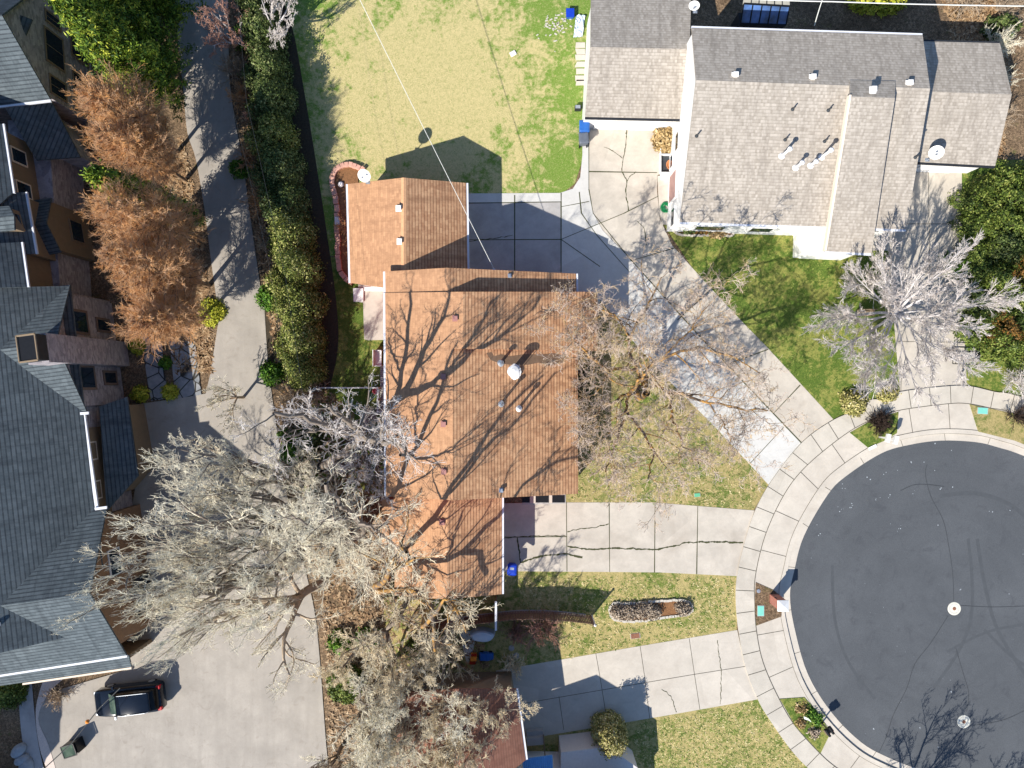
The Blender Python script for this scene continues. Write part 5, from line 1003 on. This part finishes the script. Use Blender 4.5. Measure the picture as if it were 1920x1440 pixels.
# bins
def bin_(px, py, rz, body, lid, label, s=1.0, z=.035, name='wheelie_bin', group=None):
    t = thing(name, label, 'bin', tuple(g(px, py)+Vector((0, 0, z))), rz, group); b = MB()
    def rr(w, d, zz, n=3, r=.06):
        out = []
        for cx, cy, a0 in ((w/2-r, d/2-r, 0), (-w/2+r, d/2-r, 90), (-w/2+r, -d/2+r, 180), (w/2-r, -d/2+r, 270)):
            for i in range(n+1): a = math.radians(a0+90*i/n); out.append((cx+r*math.cos(a), cy+r*math.sin(a), zz))
        return out
    b.loft([rr(.48*s, .5*s, .05), rr(.56*s, .62*s, .9*s), rr(.6*s, .68*s, .93*s)]); b.build('body', body, t, local=True)
    l = MB(); l.loft([rr(.62*s, .7*s, .93*s), rr(.64*s, .74*s, .97*s), rr(.5*s, .58*s, 1.03*s), rr(.3*s, .36*s, 1.045*s)]); l.build('lid', lid, t, local=True)
    for sx in (-1, 1): MB().lathe((sx*.24*s, -.27*s, .13), [(0, -.03), (.13, -.03), (.13, .03), (0, .03)], 14, (1, 0, 0)).build('wheel', m_tyre, t, local=True)
    MB().tube([(-.24*s, -.4*s, .95*s), (.24*s, -.4*s, .95*s)], .02, 6).build('handle', body, t, local=True)
    return t
bin_(1093, 247, .0, m_binblue, m_binblue, 'blue wheelie bin beside the grey garage drive', 1.1)
bin_(1092, 268, .1, m_bingrey, m_bingrey, 'grey wheelie bin below the blue one by the grey garage', 1.05)
bb_ = bin_(960, 1061, -.05, m_bindk, m_bindk, 'deep blue wheelie bin at the corner of the lower garage', 1.0)
MB().box((0, .08, 1.05), (.26, .16, .012)).build('sticker', m_metal, bb_, local=True)
bx = thing('crate', 'small blue plastic tub on the back lawn at the top edge', 'tub', tuple(g(1068, 30))); b = MB(); b.loft([[(x*.2, y*.22, 0) for x, y in ((-1, -1), (1, -1), (1, 1), (-1, 1))], [(x*.26, y*.28, .42) for x, y in ((-1, -1), (1, -1), (1, 1), (-1, 1))]]); b.build('body', m_binblue, bx, local=True); MB().box((0, 0, .44), (.56, .6, .03)).build('rim', m_bindk, bx, local=True)
# stepping slabs beside the grey garage
SG = 'concrete stepping slabs west of the grey garage'; rn = random.Random(9)
for i, y in enumerate((80, 92, 103, 116, 129, 142, 150)):
    o = MB().prism([(*g(x, yy)[:2], .05) for x, yy in ((1078+rn.uniform(0, 4), y), (1097, y), (1097, y+10), (1078+rn.uniform(-1, 4), y+10.5))], .06).build('stepping_slab', m_conc_pale)
    tag(o, ['topmost', 'second', 'third', 'fourth', 'fifth', 'sixth', 'lowest'][i]+' pale stepping slab against the grey garage wall', 'slab', SG)
st = MB(); rn = random.Random(4)
for i in range(55):
    c = g(1040+rn.gauss(0, 16), 48+rn.gauss(0, 14)); r = rn.uniform(.03, .09); st.box(c+Vector((0, 0, .02)), (r*2.4, r, .05), rn.uniform(-.6, .9))
tag(st.build('stone_chips', m_kerbstone), kind='stuff')
tag(MB().box(g(962, 101)+Vector((0, 0, .05)), (.42, .34, .1), .5).build('stone', m_blockw, bevel=.04), 'single pale stone lying alone in the back lawn', 'stone')
pl = thing('tarp', 'crumpled white sheet lying against the grey garage at the top', 'tarp', tuple(g(1090, 50)))
b = MB(); rng = np.random.default_rng(3); nx, ny = 8, 14; gp = [[g(1080+x*2.4+y*(-.4), 30+y*3.2)+Vector((0, 0, .06+.22*rng.random())) for x in range(nx)] for y in range(ny)]
for y in range(ny-1):
    for x in range(nx-1): b.face([gp[y][x], gp[y][x+1], gp[y+1][x+1], gp[y+1][x]])
b.build('sheet', m_tarp, pl)
sb_ = thing('utility_box', 'small dark box with pale lid at the corner of the grey garage', 'utility box', tuple(g(1083, 205))); MB().box((0, 0, .2), (.42, .3, .4)).build('box', m_dark, sb_, local=True); MB().box((-.02, .02, .42), (.34, .22, .03)).build('lid', m_metal, sb_, local=True)
# lids in the ground
def lid(px, py, w, d, mat, label, rz=0, z=.03, soil=True, name='ground_hatch'):
    t = thing(name, label, 'utility lid', tuple(g(px, py)+Vector((0, 0, z))), rz); MB().box((0, 0, 0), (w*1.14, d*1.1, .03)).build('frame', m_conc_grey, t, local=True); MB().box((0, 0, .012), (w, d, .03)).build('cover', mat, t, local=True, bevel=.008)
lid(1425, 1144, .42, .68, m_teal, 'turquoise utility lid in the bare verge beside the brick pillar', 0, .14)
lid(1840, 770, .66, .42, m_teal, 'pale turquoise utility lid in the verge right of the drive apron', -.06, .14)
lid(1307, 928, .38, .24, m_tealdk, 'green utility lid in the triangular front lawn', .1)
lid(1191, 1192, .6, .34, m_rust, 'rusty rectangular lid in the lawn below the oval bed', .12)
o = MB().lathe(g(1421, 1107)+Vector((0, 0, .13)), [(.12, 0), (.14, .03), (.05, .04), (0, .04)], 14).build('valve_cover', m_metal); tag(o, 'small round metal valve cover in the bare verge', 'valve cover')
def manhole(px, py, label):
    t = thing('manhole', label, 'manhole', tuple(g(px, py)+Vector((0, 0, .014)))); MB().lathe((0, 0, 0), [(0, .012), (.44, .014), (.46, .0)], 36).build('collar', m_collar, t, local=True); 
    MB().lathe((0, 0, 0), [(.31, .014), (.325, .02), (.34, .014)], 36).build('ring', m_conc_grey, t, local=True); MB().lathe((0, 0, 0), [(0, .03), (.11, .03), (.125, .014)], 24).build('cover', m_rust, t, local=True)
manhole(1789, 1141, 'round manhole with pale collar where the sealed cracks meet'); manhole(1807, 1353, 'round manhole with pale collar beside the tree shadow')
# brick mailbox pillar
BP = thing('brick_pillar', 'red brick mailbox pillar with white pyramid cap at the kerb', 'mailbox pillar', tuple(g(1450, 1121)+Vector((0, 0, .12))))
pr = g(1450, 1121)
MB().box(pr+Vector((0, 0, .85)), (.6, .6, 1.7), 0).build('shaft', m_brick, BP)
cp = MB(); c0 = pr+Vector((0, 0, 1.72)); sq = [c0+Vector((x*.37, y*.37, 0)) for x, y in ((-1, -1), (1, -1), (1, 1), (-1, 1))]
cp.loft([sq, [p+Vector((0, 0, .07)) for p in sq], [c0+Vector((0, 0, .25))]*4], cap=False); cp.build('cap', m_white, BP)
MB().box(pr+Vector((.31, 0, 1.15)), (.03, .3, .26)).build('mailbox_door', m_dark, BP); MB().box(pr+Vector((-.2, .31, 1.0)), (.1, .02, .25)).build('number_plate', m_dark, BP)
# post mounted mailboxes
def mailbox(px, py, rz, label, mat, n=2, z=.12, gap=.3, name='mailbox', hh=1.05):
    t = thing(name, label, 'mailbox', tuple(g(px, py)+Vector((0, 0, z))), rz); MB().box((0, 0, hh/2), (.09, .09, hh)).build('post', m_tan, t, local=True); MB().box((0, 0, hh+.03), (gap*n, .4, .04)).build('shelf', m_tan, t, local=True)
    for i in range(n):
        x = (i-(n-1)/2)*gap; prof = [(-.09, 0), (.09, 0), (.09, .12)]+[(.09*math.cos(a), .12+.09*math.sin(a)) for a in (.5, 1.05, 1.57, 2.1, 2.6)]+[(-.09, .12)]
        r = lambda y: [(x+a, y, hh+.06+b) for a, b in prof]
        b = MB().loft([r(-.27), r(.27)]).build('box', mat, t, local=True); MB().box((x+.1, -.1, hh+.2), (.015, .03, .12)).build('flag', m_redp, b, local=True)
    return t
mailbox(1539, 1354, .62, 'black twin mailboxes on one post in the lower verge', m_black)
wm_ = thing('mailbox', 'pair of white box mailboxes side by side at the top kerb', 'mailbox', tuple(g(1654, 821)+Vector((0, 0, .12))), -.25)
for x_ in (-.27, .27): pz = MB().box((x_, 0, .5), (.1, .1, 1.0)).build('post', m_white, wm_, local=True); MB().box((x_, .02, 1.12), (.24, .56, .28), 0).build('box', m_white, wm_, local=True, bevel=.02)
sl_ = tag(MB().box(g(1634, 838)+Vector((0, 0, .16)), (.55, .2, .07), .45).build('drain_slab', m_white), 'thin white slab lying on the kerb left of the white mailboxes', 'slab')
sgn_ = thing('garden_ornament', 'small white and blue wing shaped ornament among the plants of the lower verge', 'ornament', tuple(g(1508, 1340)+Vector((0, 0, .12)))); MB().tube([(0, 0, 0), (0, 0, .4)], .02, 6).build('stake', m_metal, sgn_, local=True); b = MB(); b.face([(-.24, .12, .4), (.02, .02, .5), (.3, -.28, .4), (.05, -.14, .42)]).face([(-.24, .12, .38), (.05, -.14, .4), (-.2, -.08, .34)]); b.build('wing', m_white, sgn_, local=True)
for i, (x, y, r_, mt_, lb) in enumerate(((1500, 1326, .45, m_straw, 'straw coloured tuft at the kerb end of the lower verge'), (1520, 1335, .35, m_green, 'green tuft right of the wing ornament'), (1530, 1345, .4, m_green, 'green tuft behind the twin mailboxes'), (1526, 1372, .4, m_lav, 'dark brown tuft below the twin mailboxes'), (1498, 1355, .35, m_straw, 'straw tuft at the sidewalk side of the lower verge'))): shrub(x, y, r_, r_, .3, 520+i, lb, mt_, 'verge_plant', 'plant', n=50, s=.09)
# patio furniture and toys in the shaded yard
CV = thing('covered_furniture', 'white tarp draped over garden furniture beside the picket fence', 'covered furniture', tuple(g(905, 1180)))
b = MB(); rings = []
for zz, r0 in ((.02, 1.0), (.4, .97), (.75, .92), (.9, .75), (.95, .35)):
    rings.append([g(905, 1186)+Vector((.88*r0*math.cos(a)*(1+.04*math.sin(5*a)), .42*r0*math.sin(a)*(1+.05*math.sin(4*a)), zz)) for a in [i*math.pi/14 for i in range(28)]])
b.loft(rings).build('cover', m_tarp, CV, smooth=False)
for i, (x, y, lb) in enumerate(((959, 1215, 'upper round stepping stone in the shaded yard'), (968, 1229, 'lower round stepping stone in the shaded yard'))): tag(MB().lathe(g(x, y)+Vector((0, 0, .0)), [(.2, 0), (.2, .05), (0, .06)], 20).build('stepping_stone', m_conc_grey), lb, 'stepping stone', 'round stepping stones')
RT = thing('toy_slide', 'red and orange plastic toy slide under the twigs of the bottom thicket', 'toy slide', tuple(g(888, 1235)))
MB().prism([g(884, 1226, .9), g(894, 1226, .9), g(891, 1246, .15), g(880, 1246, .15)], .06).build('chute', m_redp, RT); MB().box(g(889, 1227)+Vector((0, 0, .42)), (.4, .3, .84)).build('ladder', m_orange, RT)
BT = thing('toy_car', 'blue ride on toy car beside the red slide', 'toy', tuple(g(912, 1228))); 
b = MB(); rr_ = lambda x, w, z0, z1: [(x, -w, z0), (x, w, z0), (x, w*.9, z1), (x, -w*.9, z1)]
b.loft([rr_(-.5, .22, .14, .3), rr_(-.4, .27, .1, .42), rr_(.1, .28, .1, .44), rr_(.3, .25, .12, .36), rr_(.5, .2, .16, .28)]).build('body', m_binblue, BT, local=True)
for sx in (-.3, .3):
    for sy in (-.26, .26): MB().lathe((sx, sy, .11), [(0, -.04), (.11, -.04), (.11, .04), (0, .04)], 12, (0, 1, 0)).build('wheel', m_tyre, BT, local=True)
# white rails west of the red house
WR = thing('white_rail', 'white painted rail fence running from the thicket to the red house', 'rail', tuple(g(665, 727)))
r_ = MB(); 
for z_ in (.5, 1.0): r_.tube([g(606, 727)+Vector((0, 0, z_)), g(713, 727)+Vector((0, 0, z_))], .045, 6).tube([g(713, 727)+Vector((0, 0, z_)), g(713, 771)+Vector((0, 0, z_))], .045, 6).tube([g(713, 771)+Vector((0, 0, z_)), g(728, 771)+Vector((0, 0, z_))], .045, 6)
r_.build('rail', m_white, WR)
for x, y in ((606, 727), (642, 727), (678, 727), (713, 727), (713, 749), (713, 771)): MB().box(g(x, y)+Vector((0, 0, .52)), (.1, .1, 1.05)).build('post', m_white, WR)
WB = thing('white_bench', 'white moulded garden bench beside the west wall of the red house', 'bench', tuple(g(712, 670)))
MB().box(g(711, 672)+Vector((0, 0, .42)), (.5, 1.15, .06)).build('seat', m_white, WB, bevel=.02); MB().box(g(704, 672)+Vector((0, 0, .68)), (.06, 1.15, .5)).build('backrest', m_white, WB, bevel=.02)
for y in (658, 686): MB().box(g(711, y)+Vector((0, 0, .3)), (.5, .06, .6)).build('leg', m_white, WB)
DK = thing('wood_deck', 'narrow weathered board walk between white rail and west wall', 'board walk', tuple(g(717, 730)))
b = MB()
for i in range(24): b.box(g(717.5, 686+i*3.6)+Vector((0, 0, .12)), (.3, .115, .04))
b.build('boards', m_conc_grey, DK); MB().box(g(717.5, 727)+Vector((0, 0, .05)), (.2, 3.0, .1)).build('frame', m_dark, DK)
tag(MB().lathe(g(706, 733)+Vector((0, 0, .02)), [(0, 0), (.18, 0), (.22, .3), (.24, .32), (.2, .32), (.17, .06), (0, .05)], 18).build('bucket', m_pink), 'pink plastic bucket in the corner of the white rail', 'bucket')
WS = thing('porch_step', 'white concrete porch step below the red wall strip of the upper garage', 'step', tuple(g(672, 553)))
MB().prism([(*g(x, y)[:2], .18) for x, y in ((663, 541), (682, 541), (682, 566), (664, 566))], .19).build('step', m_white, WS); MB().prism([(*g(x, y)[:2], .1) for x, y in ((682, 538), (722, 538), (722, 546), (682, 546))], .11).build('threshold', m_white, WS)
# white garden chair in front of the grey house, plus bench further down
CH = thing('garden_chair', 'white metal garden chair beside the white porch of the grey house', 'chair', tuple(g(1507, 441)), .2)
MB().box((0, 0, .42), (.5, .48, .04)).build('seat', m_metal, CH, local=True)
b = MB()
for i in range(5): b.box((-.2+i*.1, .25, .68), (.04, .03, .5))
b.build('backrest', m_metal, CH, local=True)
for sx in (-.22, .22):
    for sy in (-.2, .2): MB().tube([(sx, sy, 0), (sx, sy, .42)], .018, 6).build('leg', m_metal, CH, local=True)
BN = thing('garden_bench', 'tan wooden bench half hidden under the left side of the silvery tree', 'bench', tuple(g(1618, 588)), .02)
MB().box((0, 0, .44), (1.2, .42, .05)).build('seat', m_tan, BN, local=True); MB().box((0, .2, .7), (1.2, .05, .4)).build('backrest', m_tan, BN, local=True)
for sx in (-.5, .5): MB().box((sx, 0, .22), (.07, .4, .44)).build('leg', m_darkmetal, BN, local=True)
# utility trailer frame beside the right drive
TR = thing('trailer', 'black open frame utility trailer beside the right hand drive under the silvery tree', 'trailer', tuple(g(1800, 668)), -.03)
b = MB()
for y in (-.55, -.3, .0, .3, .6): b.tube([(-.75, y, .42), (.85, y, .42)], .03, 6)
for x in (-.75, .05, .85): b.tube([(x, -.55, .42), (x, .6, .42)], .03, 6)
for x in (-.75, .85): b.tube([(x, -.55, .75), (x, .6, .75)], .025, 6)
for x in (-.75, .85):
    for y in (-.55, .6): b.tube([(x, y, .42), (x, y, .75)], .025, 6)
b.build('frame', m_black, TR, local=True); MB().tube([(-.05, -.55, .42), (-.05, -1.25, .4)], .035, 6).build('drawbar', m_black, TR, local=True); MB().lathe((-.05, -1.3, .32), [(0, 0), (.09, .02), (.09, .12), (0, .16)], 10).build('coupling', m_darkmetal, TR, local=True)
for x in (-.88, .98): MB().lathe((x, .05, .27), [(0, -.08), (.27, -.08), (.27, .08), (0, .08)], 16, (1, 0, 0)).build('wheel', m_tyre, TR, local=True)
# ================================================================ CAR
CA = thing('parked_car', 'dark navy SUV with red tail lamps parked in the court below the slate roof', 'car', tuple(g(254, 1302)), math.radians(6.5))
def rsec(x, hw, z0, z1, rt=.16, rb=.08, tum=.0):
    out = []
    for cy, cz, r, a0 in ((hw-rt-tum, z1-rt, rt, 0), (-hw+rt+tum, z1-rt, rt, 90), (-hw+rb, z0+rb, rb, 180), (hw-rb, z0+rb, rb, 270)):
        for i in range(5): a = math.radians(a0+90*i/4); out.append((x, cy+r*math.cos(a), cz+r*math.sin(a)))
    return out
b = MB(); b.loft([rsec(-2.36, .62, .42, .78), rsec(-2.28, .78, .34, .9), rsec(-2.1, .88, .28, 1.0), rsec(-1.6, .94, .25, 1.07), rsec(-1.0, .955, .24, 1.12), rsec(0, .96, .24, 1.14), rsec(1.2, .96, .24, 1.16), rsec(1.9, .94, .26, 1.16), rsec(2.22, .88, .32, 1.12), rsec(2.34, .78, .42, 1.0)]); b.build('body', m_car, CA, local=True, smooth=True)
b = MB(); b.loft([rsec(-1.12, .72, 1.0, 1.13, .05), rsec(-.5, .76, 1.0, 1.62, .1, tum=.08), rsec(-.1, .79, 1.0, 1.7, .12, tum=.08), rsec(.8, .8, 1.0, 1.72, .12, tum=.08), rsec(1.75, .77, 1.0, 1.66, .12, tum=.08), rsec(2.18, .72, 1.0, 1.2, .08)]); cbn = b.build('cabin', m_cardk, CA, local=True, smooth=True)
b = MB(); b.loft([rsec(-.42, .66, 1.6, 1.68, .03, .02), rsec(-.1, .7, 1.64, 1.735, .04, .02), rsec(.8, .71, 1.66, 1.755, .04, .02), rsec(1.7, .68, 1.62, 1.7, .04, .02), rsec(1.82, .6, 1.6, 1.66, .02, .02)]); b.build('roof', m_car, CA, local=True, smooth=True)
MB().face([(-1.16, -.68, 1.15), (-.48, -.6, 1.645), (-.48, .6, 1.645), (-1.16, .68, 1.15)]).build('windscreen', m_carglass, CA, local=True)
for sy in (-1, 1):
    MB().tube([(-.3, sy*.66, 1.76), (0, sy*.68, 1.81), (1.5, sy*.66, 1.78), (1.7, sy*.63, 1.72)], .02, 6).build('roof_rail', m_metal, CA, local=True)
    MB().box((-.85, sy*1.03, 1.12), (.14, .22, .14)).build('mirror', m_car if sy > 0 else m_metal, CA, local=True, bevel=.03)
    MB().box((2.2, sy*.72, 1.0), (.26, .24, .3)).build('tail_light', m_tail, CA, local=True, bevel=.03)
    MB().box((-2.2, sy*.68, .84), (.22, .26, .12)).build('headlight', m_metal, CA, local=True, bevel=.03)
    for x in (-1.45, 1.42):
        w_ = MB().lathe((x, sy*.84, .35), [(0, -.11), (.28, -.11), (.35, -.08), (.35, .08), (.28, .11), (0, .11)], 20, (0, 1, 0)).build('wheel', m_tyre, CA, local=True); MB().lathe((x, sy*.95, .35), [(0, -.01), (.22, -.01), (.22, .01), (0, .01)], 16, (0, 1, 0)).build('rim', m_metal, w_, local=True)
b = MB(); b.tube([(-1.2, -.3, 1.165), (-1.15, .2, 1.17)], .012, 5); b.build('wiper', m_black, CA, local=True)
# glass topped box at the bottom left, boulders, marker and cables
GBX = thing('glass_box', 'black framed box with sloping clear glass top at the bottom left edge of the court', 'glass box', tuple(g(146, 1394)), .35)
MB().box((0, 0, .45), (1.0, .8, .9)).build('body', m_black, GBX, local=True)
b = MB(); b.prism([(-.46, -.36, .96), (.42, -.36, 1.1), (.42, .36, 1.1), (-.46, .36, .96)], .02); b.build('glass_top', m_carglass, GBX, local=True)
b = MB(); c4 = [(-.5, -.4, .95), (.5, -.4, 1.1), (.5, .4, 1.1), (-.5, .4, .95)]
for i in range(4): b.tube([c4[i], c4[(i+1) % 4]], .045, 6)
b.build('frame', m_black, GBX, local=True)
RKG = 'grey boulders at the bottom left corner'
for i, (x, y, rx, ry, rz, lb) in enumerate(((38, 1405, .6, .4, .8, 'upper grey boulder at the bottom left'), (44, 1422, .55, .35, .5, 'middle grey boulder at the bottom left'), (52, 1436, .5, .7, -.2, 'lower grey boulder at the bottom left'))):
    b = MB(); rn = random.Random(i); c = g(x, y)
    ring = lambda zz, k_: [c+Vector((rx*k_*math.cos(a)*math.cos(rz)-ry*k_*math.sin(a)*math.sin(rz), rx*k_*math.cos(a)*math.sin(rz)+ry*k_*math.sin(a)*math.cos(rz), zz+rn.uniform(-.02, .02))) for a in [j*math.pi/6 for j in range(12)]]
    b.loft([ring(0, 1), ring(.2, 1.02), ring(.38, .8), ring(.46, .4)]); tag(b.build('boulder', m_rock, smooth=True), lb, 'boulder', RKG)
def cable(name, label, pts, r, mat, sag=0, n=24):
    P = []
    for a, c in zip(pts, pts[1:]):
        for i in range(n): t = i/n; p = a.lerp(c, t); p = p-Vector((0, 0, sag*4*t*(1-t))); P.append(p)
    P.append(pts[-1]); return tag(MB().tube(P, r, 5).build(name, mat), label, 'cable')
cable('service_cable', 'pale overhead wire dropping across the back lawn to the red roof', [g(675, 0, 7.5)+Vector((-2.6, 10, 1.2)), g(675, 0, 7.5), g(926, 504, 4.7)], .017, m_cable, .12)
cable('overhead_cable', 'thin grey wire running along the top of the long hedge', [g(440, -40, 8.5), g(462, 190, 8.2), g(535, 520, 7.8), g(585, 860, 8)], .007, m_darkmetal, .1)
cable('overhead_cable', 'second thin grey wire above the lane side of the hedge', [g(400, -40, 8.2), g(436, 200, 8), g(505, 500, 7.6), g(560, 840, 7.8)], .006, m_darkmetal, .1)
cable('overhead_cable', 'pale wire running along the top edge behind the grey house', [g(1300, -8, 6.5), g(1560, 3, 6.2), g(2000, 12, 6.4)], .035, m_cable, .1)
cable('service_cable', 'pale wire dropping from the top edge to the grey roof', [g(1552, -30, 6.8), g(1527, 48, 4.1)], .03, m_cable, .1)
cable('overhead_cable', 'black overhead wire with an orange marker crossing the court corner', [g(225, 1290, 4.2), g(187, 1327, 4.0), g(132, 1396, 3.8), g(60, 1462, 3.8)], .035, m_cabledk, .03)
tag(MB().lathe(g(164, 1353, 3.87)-Vector((0, 0, .13)), [(0, 0), (.1, .04), (.13, .13), (.1, .22), (0, .26)], 14).build('marker_ball', m_orange, smooth=True), 'orange marker ball strung on the black wire over the court', 'marker ball')
